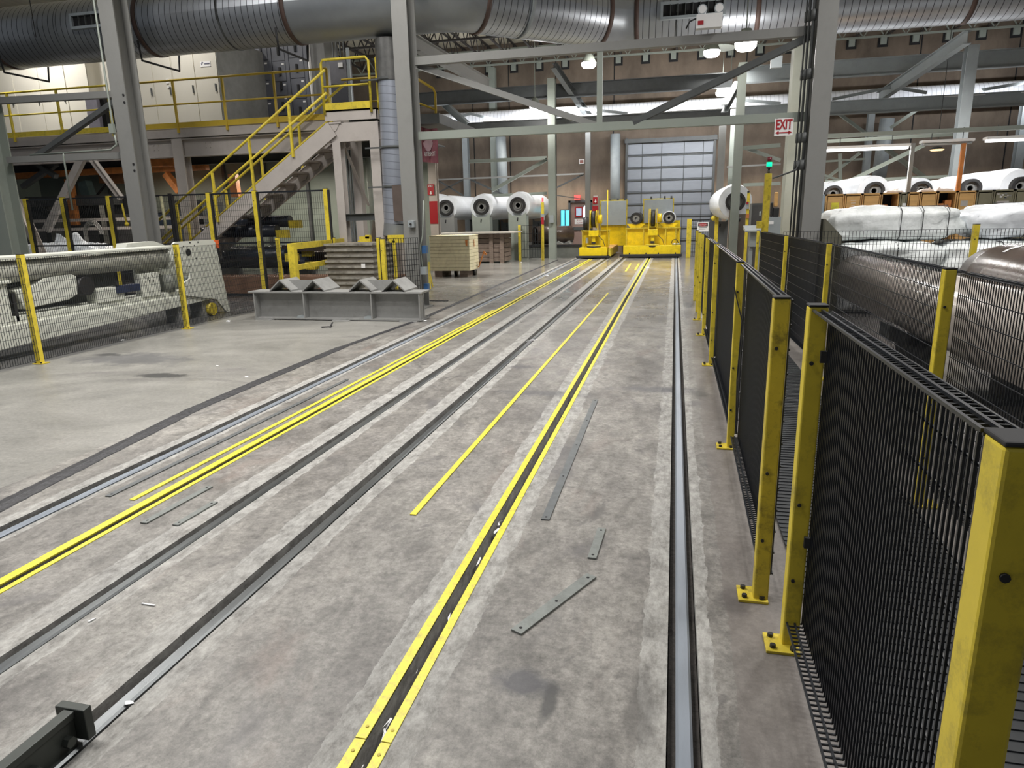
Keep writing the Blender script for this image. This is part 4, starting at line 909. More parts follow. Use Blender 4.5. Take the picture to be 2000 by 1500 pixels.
b = MB(); b.box(P(193, 220, 15.3).x, P(206, 220, 15.3).x, 15.3, 15.6, MZ, P(199, 182, 15.3).z); b.build('open_rack', DARKGAP, label='dark open rack between slate box and grey column', cat='rack')
e = [P(px, 200, CY_).x for px in (207, 268, 305, 343, 380, 432)]
cabinet(e[0], e[1], CY_, MZ, CZ1, CAB, 'cream electrical cabinet half hidden by the left grey column', 2)
cabinet(e[1]+.01, e[3], CY_, MZ, CZ1, CAB, 'cream electrical cabinet with a dark door lever, right of the left grey column', 2)
c_ = cabinet(e[3]+.01, e[5], CY_, MZ, CZ1, CAB, 'cream electrical cabinet at the row end with a white nameplate', 2)
b = MB(); b.pbox(391, 120, 411, 130, CY_-.012, .01); pl = b.build('nameplate', WHT, c_); b = MB(); b.pbox(399, 123.3, 409, 125, CY_-.018, .004); b.build('printed_line', mat('print_ink', (.12, .12, .18), .6), c_); b = MB(); b.prism([P(393, 121, CY_-.018), P(396, 121, CY_-.018), P(397, 123, CY_-.018), P(394, 122.6, CY_-.018)], (0, .004, 0)); b.build('printed_mark', MATS['print_ink'], c_); b = MB(); b.pbox(392.5, 124, 394.8, 125, CY_-.018, .004); b.pbox(393.3, 125, 394, 127.4, CY_-.018, .004); b.build('printed_mark', MATS['print_ink'], c_)
for (a, b_, c, d) in ((324, 154, 329, 163), (327, 168, 330, 172)):
    k = MB(); k.pbox(a, b_, c, d, CY_-.02, .015); k.build('label_plate', WHT, c_)
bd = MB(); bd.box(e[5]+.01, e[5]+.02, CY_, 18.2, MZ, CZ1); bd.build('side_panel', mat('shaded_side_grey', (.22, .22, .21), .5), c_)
# slate motor control cabinets
m0 = [P(px, 160, 17.6).x for px in (466, 500, 534, 567, 603)]
for i in range(4):
    x0, x1 = m0[i]+.01, m0[i+1]-.01; t_ = thing('control_cabinet', ((x0+x1)/2, 17.6, MZ), ('leftmost slate motor control cabinet beside the white panel', 'second slate motor control cabinet from the left', 'third slate motor control cabinet from the left', 'rightmost slate motor control cabinet before the grey duct')[i], 'cabinet', 'slate motor control cabinets')
    b = MB(); b.box(x0, x1, 17.62, 18.4, MZ, 6.25); b.build('body', CABD, t_)
    zz = [MZ+.08, 4.2, 4.75, 5.25, 5.75, 6.22] if i % 2 else [MZ+.08, 4.35, 4.85, 5.2, 5.7, 6.22]
    for k in range(5):
        b = MB(); b.box(x0+.015, x1-.10, 17.60, 17.62, zz[k]+.01, zz[k+1]-.01); dr_ = b.build('drawer', CABD, t_)
        b = MB(); xm = x0+.12 if i == 0 else x0+.2; b.box(xm, xm+.05, 17.55, 17.60, zz[k]+.14, zz[k]+.34); b.build('lever', BLKM, dr_)
        b = MB(); b.box(x1-.2, x1-.13, 17.592, 17.60, zz[k+1]-.1, zz[k+1]-.06); b.build('tag_plate', WHT, dr_)
b = MB(); b.pbox(463, 198, 480, 238, 17.3, .05); b.build('pale_board', WHT, label='small pale board standing left of the slate control cabinets', cat='board')
b = MB(); b.box(P(604, 160, 17.7).x, P(638, 160, 17.7).x, 17.7, 18.5, MZ, 6.6); b.build('riser_duct', mat('dark_grey_riser', (.14, .14, .135), .5), label='tall dark grey riser duct right of the slate cabinets', cat='duct')
b = MB(); b.box(P(605, 160, 17.5).x, P(607, 160, 17.5).x, 17.5, 17.6, MZ+.3, 6.3); b.build('pale_conduit', WHT, label='thin pale conduit at the edge of the slate cabinets', cat='pipe')
wb_ = thing('wall_box', P(660, 160, 16.2), 'grey electrical box with a small white label behind the landing', 'cabinet')
b = MB(); b.pbox(644, 112, 677, 165, 16.0, .3); b.build('body', mat('box_grey', (.17, .17, .19), .45), wb_, bevel=.01); b = MB(); b.pbox(660, 122, 669, 131, 15.985, .012); b.build('label_plate', WHT, wb_)
b = MB(); b.pbox(648, 165, 680, 208, 16.0, .3); b.build('lower_body', CABD, wb_)
b = MB(); b.box(P(679, 150, 16).x, P(684, 150, 16).x, 16, 16.05, LZ, 5.5); b.build('pale_channel', PIPE, wb_)
for i in range(4):
    x = P(650+7*i, 95, 16.1).x; b = MB(); b.tube([(x, 16.1, 5.3), (x, 16.1, 7.6)], .02, 6); b.build('riser_conduit', GRYD, label='thin grey conduit rising from the box behind the landing', cat='pipe', group='conduits above the landing box')
# ================================================================ under the mezzanine
b = MB(); b.box(-22, -7.2, 20.7, 20.8, 0, MZ-.1); b.build('back_screen', GREENWALL, label='pale green panel wall behind the machinery under the mezzanine', cat='panel wall')
for k in range(9):
    x = -20.5+1.5*k; b = MB(); b.box(x-.05, x+.05, 20.6, 20.7, 0, MZ-.2); b.build('panel_post', GRYD, label='dark upright against the pale green panel wall', cat='post', group='uprights of the green panel wall')
for (a, c, Y, w, m, l) in (((20, 345), (250, 332), 17, .20, ORNG, 'orange horizontal beam at far left under the mezzanine'), ((282, 333), (405, 327), 17.3, .17, ORNG, 'orange horizontal beam right of the left grey column'),
        ((325, 340), (352, 375), 17.3, .20, ORNG, 'orange diagonal brace under the mezzanine'), ((135, 350), (148, 440), 17, .2, ORNG, 'orange upright behind the tall mesh fence'), ((455, 340), (462, 385), 17.5, .22, ORNG, 'rust-orange upright behind the stairs'),
        ((262, 318), (345, 316), 16.5, .30, ORNG, 'dim orange band hanging under the mezzanine beam'), ((50, 305), (110, 345), 15.5, .14, GRYD, 'dark diagonal falling right behind the leftmost column'), ((110, 320), (45, 365), 15.6, .14, GRYD, 'dark diagonal rising right behind the leftmost column'),
        ((205, 345), (262, 345), 18, .5, mat('rusty_machine_panel', (.30, .14, .06), .6, var=.35), 'rusty brown machine panel behind the left grey column'), ((60, 432), (420, 424), 16.2, .10, TAUPE, 'upper pale rail of the machine behind the tall fence'), ((60, 450), (420, 441), 16.2, .10, TAUPE, 'lower pale rail of the machine behind the tall fence'),
        ((60, 395), (230, 390), 17.2, .35, GRYD, 'dark horizontal machine beam behind the tall fence'), ((150, 430), (215, 350), 17.5, .05, BLKM, 'thin black cable sweeping up under the mezzanine'), ((165, 355), (180, 400), 17.6, .30, mat('teal_machine_arm', (.14, .22, .23), .5), 'bluish machine arm under the mezzanine'), ((505, 360), (560, 372), 17, .14, GRYL, 'pale slanting pipe behind the stairs')):
    b = MB(); b.bar(P(*a, Y), P(*c, Y), w, w*.8); b.build('machine_beam', m, label=l, cat='beam')
for (x, l) in ((P(287, 400, 17.8).x, 'pale vertical pipe behind the left grey column'), (P(300, 400, 18.2).x, 'second pale vertical pipe behind the left grey column'), (P(715, 350, 17.5).x, 'cream vertical pipe seen between the landing legs')):
    b = MB(); b.tube([(x, 17.8, .8), (x, 17.8, MZ-.4)], .11, 12); b.build('vertical_pipe', mat('pale_pipe_'+l[:4].strip(), (.45, .5, .45), .5), label=l, cat='pipe')
# dark machine bulk
for (a, b_, c, d, Y, dd, m, l) in ((20, 400, 100, 520, 17.5, 1.2, GRYD, 'dark machine frame behind the tall fence at far left'), (305, 415, 350, 470, 17.2, .8, mat('navy_machine', (.02, .03, .05), .5), 'navy machine block behind the foot of the stairs'),
        (100, 400, 200, 500, 18.2, 1.0, mat('dim_machine', (.06, .06, .055), .6), 'dim machine cabinet behind the white film heap'), (210, 385, 270, 500, 17.4, .8, mat('black_machine', (.03, .03, .03), .5), 'black machine block beside the left grey column'), (345, 395, 400, 500, 18.4, 1.0, mat('dim_machine2', (.07, .075, .075), .6), 'dim grey machine block behind the stairs')):
    q = thing('machine_block', P((a+c)/2, d, Y), l, 'machine'); b = MB(); p0, p1 = P(a, (b_+d)/2, Y), P(c, (b_+d)/2, Y); zt2 = P((a+c)/2, b_, Y).z
    b.box(p0.x, p1.x, Y, Y+dd, 0, zt2); b.build('body', m, q)
    b = MB(); b.box(p0.x-.03, p1.x+.03, Y-.03, Y+.05, zt2, zt2+.06); b.build('top_trim', GRYD, q)
    b = MB(); b.box(p0.x+.15, p1.x-.15, Y-.02, Y, zt2*.45, zt2*.8); b.build('door', mat('machine_door', (.11, .11, .11), .5), q)
# white film heap with crumpled surface
def heap(name, cx_, cy, z0, sx, sy, h, m, lab, cat, seed=1, n=26, peaks=None, amp=.35):
    random.seed(seed); b = MB(); pk = peaks or [(random.uniform(-.7, .7), random.uniform(-.5, .5), random.uniform(.4, 1), random.uniform(.1, .3)) for _ in range(9)]
    for j in range(n+1):
        for i in range(n+1):
            u = -1+2*i/n; v = -1+2*j/n; r2 = max(abs(u), abs(v)); e_ = max(0, 1-r2**6)
            z = max([.5]+[q[2]*math.exp(-((u-q[0])**2+(v-q[1])**2)/q[3]**2) for q in pk])
            b.v.append(V((cx_+u*sx, cy+v*sy, z0+h*e_*(z+amp*.2*random.uniform(-1, 1)))))
    for j in range(n):
        for i in range(n): b.face([j*(n+1)+i, j*(n+1)+i+1, (j+1)*(n+1)+i+1, (j+1)*(n+1)+i])
    b.poly([(cx_-sx, cy-sy, z0-.004), (cx_+sx, cy-sy, z0-.004), (cx_+sx, cy+sy, z0-.004), (cx_-sx, cy+sy, z0-.004)])
    return b.build(name, m, at=(cx_, cy, z0), label=lab, cat=cat)
hx = P(135, 470, 14.6)
heap('film_heap', P(125, 470, 14.6).x, 14.6, .78, 1.5, .5, .75, WRAP, 'heap of crumpled white plastic film on a dark table behind the tall fence', 'film heap', 5, peaks=[(-.75, 0, .5, .25), (-.35, 0, .55, .2), (-.12, .1, 1.0, .13), (.0, 0, .8, .2), (.25, 0, .85, .3), (.55, .1, .6, .2), (.85, 0, .55, .15)])
t_ = thing('work_table', (hx.x, 14.6, 0), 'dark low table carrying the white film heap', 'table'); tx = P(125, 470, 14.6).x
b = MB(); b.box(tx-1.6, tx+1.6, 14.0, 15.2, .70, .775); b.build('table_top', GRYD, t_)
for (dx, dy) in ((-1.5, -.5), (1.5, -.5), (-1.5, .5), (1.5, .5)):
    b = MB(); b.box(tx+dx-.05, tx+dx+.05, 14.6+dy-.05, 14.6+dy+.05, 0, .70); b.build('leg', GRYD, t_)
t_ = thing('cable_coil', P(182, 450, 15.3), 'loop of grey cable standing behind the white film heap', 'cable')
for k in range(4):
    b = MB(); c = P(183, 458, 15.35+.05*k); rr_ = .30-.03*k; b.tube([c+V((math.cos(a)*rr_, 0, math.sin(a)*rr_*1.2)) for a in [math.pi*i/14 for i in range(15)]]+[c+V((-rr_, 0, -.75))], .018, 6); b.build('cable_loop', GRY, t_)
# thin bar post in front of black post
b = MB(); b.tube([P(314, 383, 12.5), P(325, 452, 12.5)], .028, 8); b.build('knotted_post', mat('cream_knotted_rope', (.5, .48, .3), .7, var=.3, scale=20), label='cream rope-wrapped rod leaning on the tall fence near the black post', cat='rod')
p_ = PX(0, 0, 1)
b = MB(); q = P(248, 438, 12.4); b.sphere(q, .045); b.tube([q, q+V((-.03, 0, .2)), q+V((-.05, 0, .42))], .02, 8); b.build('door_lever', YELW, label='yellow ball-ended lever on the tall fence beside the left grey column', cat='lever')
# ================================================================ beige machine behind the left fence
mc_ = thing('beige_machine', (-8.1, 8, 0), 'long beige slitting machine behind the left mesh fence', 'machine')
XM = -7.95
def xb(px0, py0, px1, py1, X=XM, d=.5):
    a = PX(px0, (py0+py1)/2, X); c = PX(px1, (py0+py1)/2, X); z0 = PX((px0+px1)/2, py1, X).z; z1 = PX((px0+px1)/2, py0, X).z
    return (X-d, X, a.y, c.y, z0, z1)
def ybox(b, X, d, y0, y1, z0, z1): b.box(X-d, X, y0, y1, z0, z1)
b = MB(); ybox(b, XM+.05, .35, 3.0, 9.65, 1.20, 1.255); b.build('top_cover', MACH, mc_, bevel=.01)
b = MB(); b.tube([(XM-.1, 3.0, 1.06), (XM-.1, 9.75, 1.06)], .135, 28); b.build('roller_tube', mat('satin_roller', (.40, .40, .35), .3, metal=.2, var=.05, scale=1), mc_)
b = MB(); b.ring((XM-.1, 6.25, 1.06), (0, 1, 0), .13, .165, .12, 28); b.ring((XM-.1, 9.6, 1.06), (0, 1, 0), .13, .17, .1, 28); b.build('bearing_ring', MACH, mc_)
b = MB(); ybox(b, XM+.02, .5, 3.0, 6.75, .30, .93); ybox(b, XM+.06, .58, 3.0, 6.79, .93, .97); b.build('drive_box', MACH, mc_, bevel=.012)
b = MB(); b.hexa([(XM-.27, 3, .02), (XM+.03, 3, .02), (XM+.03, 10.75, .30), (XM-.27, 10.75, .30), (XM-.27, 3, .42), (XM+.03, 3, .42), (XM+.03, 10.75, .44), (XM-.27, 10.75, .44)]); b.build('lower_beam', MACH, mc_, bevel=.01)
b = MB(); ybox(b, XM-.02, .35, 6.8, 10.7, .42, .52); b.build('beam_ledge', MACH, mc_, bevel=.008)
# end plate with hole, holes and notch
b = MB(); Xp = XM+.06; b.prism([(Xp, 9.70, .95), (Xp, 9.70, 1.28), (Xp, 9.76, 1.31), (Xp, 10.70, 1.31), (Xp, 10.76, 1.26), (Xp, 10.95, 0.02), (Xp, 10.85, .02), (Xp, 10.6, .28), (Xp, 9.75, .45), (Xp, 9.72, .6), (Xp, 10.0, .7), (Xp, 10.05, .9)], (-.04, 0, 0)); b.build('end_plate', MACH, mc_)
b = MB(); b.tube([(Xp+.001, 10.03, 1.13), (Xp+.006, 10.03, 1.13)], .06, 20); b.build('round_hole', DARKGAP, mc_)
b = MB()
for (y, z) in ((9.93, 1.23), (10.2, 1.23), (10.2, 1.02), (10.1, 1.285), (10.3, 1.285), (9.75, .8)): b.tube([(Xp+.001, y, z), (Xp+.005, y, z)], .014, 10)
b.build('bolt_hole', DARKGAP, mc_)
b = MB(); ybox(b, XM-.3, .04, 9.2, 10.8, .3, 1.25); b.build('rear_plate', MACH, mc_)
b = MB(); ybox(b, XM, .12, 8.95, 9.35, .50, .86); b.build('bracket_plate', MACH, mc_, bevel=.006)
b = MB()
for (y, z) in ((9.03, .81), (9.12, .79), (9.2, .81), (9.05, .73), (9.13, .74), (9.22, .73)): b.tube([(XM+.001, y, z), (XM+.005, y, z)], .012, 8)
b.build('bolt_hole', DARKGAP, mc_)
pts = [(6.86, .86), (7.15, .90), (7.3, .98), (7.72, 1.0), (7.80, .96), (7.78, .72), (7.62, .66), (6.95, .62)]
b = MB(); b.prism([(XM, y, z-.03) for (y, z) in pts][::-1], (-.2, 0, 0)); b.build('curved_guard', MACH, mc_, bevel=.01)
b = MB(); b.tube([(XM-.35, 7.95, .78), (XM+.0, 7.95, .78)], .13, 18); b.build('black_motor', RUBB, mc_)
b = MB(); ybox(b, XM, .2, 8.1, 8.6, .52, .72); b.build('gear_cover', MACH, mc_, bevel=.006)
b = MB(); ybox(b, XM+.02, .16, 8.45, 8.9, .62, .72); b.build('cable_chain', mat('dark_blue_cover', (.02, .03, .07), .45), mc_)
b = MB(); ybox(b, XM-.02, .1, 6.83, 6.87, .45, .8); b.build('hinge_strip', RUBB, mc_)
b = MB(); ybox(b, XM-.25, .12, 9.3, 9.7, .5, .8); b.tube([(XM-.05, 9.6, .52), (XM-.05, 9.6, .8)], .09, 14); b.build('pump_body', mat('grey_green_cast', (.20, .21, .18), .5), mc_)
b = MB(); ybox(b, XM-.02, .12, 10.05, 10.4, .45, .72); b.tube([(XM+.02, 10.1, .5), (XM+.02, 10.1, .75)], .02, 8); b.build('valve_block', PIPE, mc_, bevel=.006)
for y in (3.6, 9.7, 10.3):
    b = MB(); ybox(b, XM-.02, .25, y, y+.22, 0, .30); b.build('foot', GRY, mc_)
b = MB(); b.tube([(XM-.1, 10.5, .12), (XM+.05, 10.5, .12)], .11, 16); b.build('yellow_wheel', YELW, mc_)
b = MB(); ybox(b, XM-.4, .05, 3, 8.9, .5, 1.0); b.build('rear_frame', GRYD, mc_)
b = MB(); b.prism([(XM-.5, 9.3, 1.22), (XM-.5, 9.35, 1.31), (XM-.5, 9.95, 1.32), (XM-.5, 10.2, 1.24)], (-.2, 0, 0)); b.build('rounded_lid', MACH, mc_)
b = MB(); ybox(b, XM+.06, .06, 10.76, 10.86, 1.16, 1.30); b.build('orange_tip', mat('orange_tip', (.7, .12, .03), .5), mc_)
# rack of black rollers behind
rk = thing('roller_rack', (-8.5, 14.8, 0), 'dark rack of brown beams holding black rollers behind the fence corner', 'rack')
for (x0p, x1p, py, Y, h, m) in ((545, 597, 447, 15.6, .35, TIMBER), (540, 620, 468, 15.2, .22, TIMBER), (598, 648, 470, 15.9, .4, TIMBER), (500, 640, 525, 15.2, .5, TIMBER)):
    pass
b = MB(); b.box(-11.5, -5.9, 15.4, 15.9, .55, .85); b.build('beam', mat('brown_steel', (.085, .065, .055), .6), rk)
b = MB(); b.box(-9.0, -6.4, 14.7, 15.2, .9, 1.05); b.build('beam', MATS['brown_steel'], rk)
b = MB(); b.box(-7.8, -6.2, 16.2, 16.6, .85, 1.12); b.build('beam', MATS['brown_steel'], rk)
for x in (-11, -8.9, -6.6):
    b = MB(); b.box(x-.06, x+.06, 14.6, 15.9, 0, .9); b.build('upright', GRYD, rk)
b = MB(); b.box(-10.4, -5.6, 13.5, 14.1, .05, .42); b.build('timber_crate', mat('red_brown_timber', (.20, .11, .07), .7, var=.25, stretch=(1, 1, 6)), label='long low red-brown timber box on the floor behind the yellow gate', cat='box')
for i, (pa, pb, py, Y, r, l) in enumerate(((430, 567, 432, 14.4, .13, 'topmost black roller with yellow end, right of the stair foot'), (400, 542, 451, 14.0, .13, 'black roller with yellow end, second from the top'), (440, 560, 497, 13.9, .12, 'black roller low behind the fence corner'), (430, 600, 513, 14.5, .12, 'lowest black roller behind the yellow gate'), (440, 592, 488, 14.9, .10, 'black roller in the middle of the stack'))):
    q = thing('black_roller', P(pb, py, Y), l, 'roller', 'black rollers in the rack'); a = P(pa, py, Y); c = P(pb, py, Y); a.z = c.z
    b = MB(); b.tube([a, c], r, 20); b.build('body', NAVY, q)
    b = MB(); b.box(c.x, c.x+.25, Y-.09, Y+.09, c.z-.15, c.z+.02); b.build('yellow_end', YELW, q)
# support beam in front
sb = thing('support_beam', (-5.35, 10.3, 0), 'grey I-beam stand with four notched saddles on the left slab', 'support stand')
X0, X1 = -6.84, -3.87; YS = 10.12; H = .47
b = MB(); b.box(X0, X1, YS+.16, YS+.19, .03, H-.02); b.build('web', BEAMG, sb)
b = MB(); b.box(X0-.08, X1+.03, YS-.0, YS+.40, H-.025, H); b.build('top_flange', BEAMG, sb)
b = MB(); b.box(X0, X1, YS-.0, YS+.40, .012, .035); b.build('bottom_flange', BEAMG, sb)
for x in (X0+.02, X0+.93, X0+2.13, X1-.02):
    b = MB(); b.box(x-.01, x+.01, YS+.005, YS+.16, .035, H-.025); b.build('stiffener', BEAMG, sb)
for x in (X0+.05, X0+1.45, X1-.35):
    b = MB(); b.box(x, x+.3, YS-.06, YS+.2, 0, .014); b.build('foot_plate', BEAMG, sb)
for x in (X0+.78, X0+1.98):
    b = MB(); b.box(x, x+.13, YS+.02, YS+.16, .035, .065); b.build('white_wedge', PIPE, sb)
for (xa, Ys) in ((X0+.30, YS+.02), (X0+1.07-.25, YS+.02)): pass
for x in (-6.30, -4.42+.0):
    pass
def saddle(xa, xb_):
    for k, x in enumerate((xa, xb_)):
        b = MB(); w = .20
        for (s_, e_) in (((x-w, H), (x, H+.17)), ((x, H+.17), (x+w, H))):
            b.bar((s_[0], YS+.05, s_[1]+.01), (e_[0], YS+.05, e_[1]+.01), .06, .02, up=(0, 1, 0)) if False else b.prism([(s_[0], YS+.02, s_[1]), (e_[0], YS+.02, e_[1]), (e_[0], YS+.02, e_[1]+.025), (s_[0]-.0, YS+.02, s_[1]+.025)], (0, .55, 0))
        b.build('saddle_angle', BEAMG, sb)
    b = MB(); b.prism([(xa, YS+.25, H+.17), (xb_, YS+.25, H+.17), (xb_-.2, YS+.25, H), (xa+.2, YS+.25, H)], (0, .012, 0)); b.build('saddle_plate', BEAMG, sb)
saddle(X0+.52, X0+1.12); saddle(X0+1.95, X0+2.52)
# yellow gate, weathered crate, small mesh fence in front of it
gt = thing('yellow_gate', (-6.4, 11.5, 0), 'yellow four-bar barrier gate standing behind the grey support beam', 'gate')
ga = F(570, 478, 1.2); gb_ = F(678, 467, 1.2); ga.z = gb_.z = 0
b = MB(); b.box(ga.x-.06, ga.x+.06, ga.y-.06, ga.y+.06, 0, 1.22); b.build('post', YEL, gt, bevel=.006)
for z in (1.17, .80, .42, .12):
    b = MB(); b.bar(V((ga.x, ga.y, z)), V((gb_.x, gb_.y, z)), .05, .11 if z > 1 else .09); b.build('bar', YEL, gt)
b = MB(); b.box(gb_.x-.04, gb_.x+.04, gb_.y-.04, gb_.y+.04, 0, 1.2); b.build('post', YEL, gt)
wc = thing('weathered_crate', (-6.0, 12.25, 0), 'weathered grey ribbed crate between the yellow gate and the grey column', 'crate')
b = MB(); b.box(-6.53, -5.58, 12.2, 13.1, .06, 1.16); b.build('body', OLDGREY, wc)
for k in range(11):
    z = 1.14-.105*k; b = MB(); b.box(-6.56, -5.55, 12.165, 12.20, z-.022, z+.022); b.box(-5.58, -5.55, 12.2, 13.1, z-.022, z+.022); b.build('rib', mat('rib_aluminium', (.28, .265, .235), .5, var=.3, scale=8, dirt=(.06, .05, .04), dirt_amt=.8, dscale=5) if k == 0 else MATS['rib_aluminium'], wc)
b = MB(); b.box(-5.80, -5.72, 12.155, 12.165, .70, .78); b.build('label_plate', WHT, wc)
t = thing('low_mesh_fence', (-4.8, 11.0, 0), 'low black mesh fence with two yellow posts at the foot of the middle column', 'fence')
post(t, -5.05, 11.35, 1.28, .07); post(t, -4.78, 10.9, 1.27, .07)
b = MB(); wiremesh(b, (-5.02, 11.3), (-4.80, 10.95), .15, 1.27, .04, .08, .006); wiremesh(b, (-4.74, 10.95), (-4.38, 11.5), .15, 1.27, .05, .09, .007); b.build('mesh_panel', BLK, t)
yb = thing('yellow_barrier', P(750, 466, 13.2), 'yellow guard blocks behind the low mesh fence and column', 'barrier')
b = MB(); b.pbox(702, 462, 722, 474, 13.0, .1); b.pbox(713, 459, 721, 466, 13.0, .1); b.pbox(757, 459, 788, 474, 13.0, .1); b.pbox(703, 470, 706, 590, 13.0, .06); b.pbox(770, 470, 775, 590, 13.0, .06); b.build('block', YEL, yb)
# conduits between landing legs
for i in range(6):
    x = P(683+5*i, 400, 15.2).x; b = MB(); b.tube([(x, 15.2, .4), (x, 15.2, 3.4)], .018, 6); b.build('conduit_run', PIPE, label='thin conduit in the bundle between the landing legs', cat='pipe', group='conduit bundle between the landing legs')
# ================================================================ rolls of film
def roll(c, r, rc, L, m, lab, group='white film rolls on stands', axis=(0, 1, 0), fringe=0, name='film_roll'):
    c = V(c); ax = V(axis).normalized(); t_ = thing(name, c, lab, 'roll', group); random.seed(int(abs(c.x)*100))
    n = 36; N = 10; b = MB(); pts = [c+ax*(L*i/N) for i in range(N+1)]
    b.tube(pts, r, n, caps=False, rad=[r*(.90 if i in (0, N) else 1+random.uniform(-.015, .015)) for i in range(N+1)])
    for v in b.v: v += V((random.uniform(-.006, .006), 0, random.uniform(-.006, .006)))
    b.build('wrap', m, t_)
    b = MB(); b.ring(c, ax, rc, r*.9, .03, n); b.build('roll_end', m, t_); b = MB(); b.ring(c+ax*(L-.03), ax, rc, r*.9, .03, n); b.build('roll_end', m, t_)
    b = MB(); b.ring(c-ax*.16, ax, rc*.72, rc, L+.3, n); b.build('core', RUBB, t_)
    b = MB(); b.ring(c-ax*.06, ax, rc*.30, rc*.45, .1, 20); b.ring(c-ax*.03, ax, rc*.45, rc*.73, .03, 20); b.build('hub', GRY, t_)
    return t_
def stand(x, y, z, w, lab, m=GRYL, h0=0):
    t_ = thing('roll_stand', (x, y, 0), lab, 'stand', 'steel stands under the rolls')
    b = MB(); b.prism([(x-w/2, y, 0), (x+w/2, y, 0), (x+w/2, y, z+.02), (x+w*.28, y, z-.10), (x-w*.28, y, z-.10), (x-w/2, y, z+.02)], (0, .04, 0)); b.build('face_plate', m, t_)
    b = MB(); b.box(x-w/2, x-w/2+.03, y+.04, y+.4, 0, z-.12); b.box(x+w/2-.03, x+w/2, y+.04, y+.4, 0, z-.12); b.build('side_plate', m, t_)
    b = MB(); b.tube([(x, y-.01, z-.3), (x+.02, y-.02, z-.18)], .02, 8); b.build('latch', BLKM, t_)
    return t_
RY = 25.35
names = ('first of three big white rolls above the crates, nearest the red-banded column', 'middle of the three big white rolls above the crates', 'white film roll right of the other two, beside the tall pale column')
for i, (px, py, rr_) in enumerate(((872, 406, .46), (941, 404, .49), (1012, 401, .50))):
    c = P(px, py, RY); roll(c, rr_, .29, 4.3, WRAP, names[i]); stand(c.x, RY-.18, c.z-.26, .68, 'steel stand under the '+('left', 'middle', 'right')[i]+' one of the three big white rolls', GRYL if i else GRY)
    stand(c.x, RY+3.9, c.z-.52, .5, 'rear steel stand of the '+('left', 'middle', 'right')[i]+' big white roll', GRYD)
for i, (px, py, rr_, l) in enumerate(((561, 414, .50, 'big white roll seen under the stairs, leftmost of its row'), (617, 409, .46, 'white roll seen left of the landing leg, with small core'), (690, 404, .46, 'white and brown roll behind the landing legs'), (795, 402, .50, 'white roll mostly hidden behind the middle grey column'))):
    c = P(px, py, RY-1.5); roll(c, rr_, .28, 4.3, WRAP, l); stand(c.x, RY-1.75, c.z-.26, .66, 'steel stand under the '+l.split(',')[0], GRY)
b = MB(); a = P(520, 428, 22.5); c = P(760, 425, 22.5); b.tube([a, c], .30, 24); b.build('film_roll', WRAP, at=a, label='long white roll lying crosswise behind the stairs', cat='roll')
# low brown roll on cradle right of yellow posts
rb_ = thing('film_roll', P(1060, 463, 26.3), 'brown film-wrapped roll low on a cradle left of the tall pale column', 'roll')
a = P(1045, 468, 26.6); b = MB(); b.tube([V((a.x, 26.6, .85)), V((P(1112, 460, 27).x, 27.4, .85))], .34, 28); b.build('wrap', BROWN, rb_)
b = MB(); b.ring((a.x-.02, 26.58, .85), (1, .3, 0), .08, .3, .03, 24); b.build('core', RUBB, rb_)
b = MB(); b.box(-6.6, -3.3, 26.4, 27.6, 0, .42); b.build('low_platform', mat('platform_grey', (.16, .17, .155), .5), label='low grey steel platform behind the far yellow posts', cat='platform', at=(-5, 26.4, 0))
b = MB(); b.box(-6.6, -3.3, 26.35, 26.42, .42, .50); b.build('platform_edge', BLKM, label='black top edge beam of the low grey platform', cat='beam')
for x in (-5.6, -4.2):
    b = MB(); b.prism([(x-.3, 26.6, .5), (x+.3, 26.6, .5), (x+.2, 26.6, .62), (x, 26.6, .52), (x-.2, 26.6, .62)], (0, .8, 0)); b.build('roll_cradle', GRY, label='grey cradle block on the low platform under the brown roll', cat='cradle', group='cradles on the low platform')
# far yellow posts with mesh
t = thing('mesh_fence', (-5.1, 25.0, 0), 'short far mesh fence with two thin yellow posts before the brown roll', 'fence')
post(t, P(1015, 470, 25).x, 25, 1.27, .09, cap=YEL); post(t, P(1060, 470, 25).x, 25, 1.27, .09, cap=YEL)
b = MB(); wiremesh(b, (P(1019, 470, 25).x, 25), (P(1056, 470, 25).x, 25), .1, 1.25, .09, .3, .012); b.build('mesh_panel', BLK, t)
q = thing('signal_pole', P(1060, 440, 24.9), 'slim yellow signal pole with red top beside the tall pale column', 'pole')
b = MB(); b.pbox(1057, 395, 1062, 418, 24.9, .06); b.build('pole', YEL, q); b = MB(); b.pbox(1056, 418, 1063, 430, 24.88, .1); b.build('control_box', PIPE, q); b = MB(); b.pbox(1058, 386, 1061, 394, 24.9, .05); b.build('red_lamp', GLOWR, q); b = MB(); b.pbox(1057, 424, 1062, 438, 24.87, .04); b.build('red_tag', RED, q)
b = MB(); b.tube([(P(1060, 440, 24.93).x, 24.93, 0), (P(1060, 440, 24.93).x, 24.93, P(1060, 400, 24.93).z)], .03, 8); b.build('pole', YEL, q)
# box on the tall pale column
b = MB(); b.pbox(1073, 420, 1081, 435, 25.55, .12); b.build('column_box', GRYB, label='small grey box fixed on the tall pale column', cat='box', at=P(1077, 428, 25.55)); 
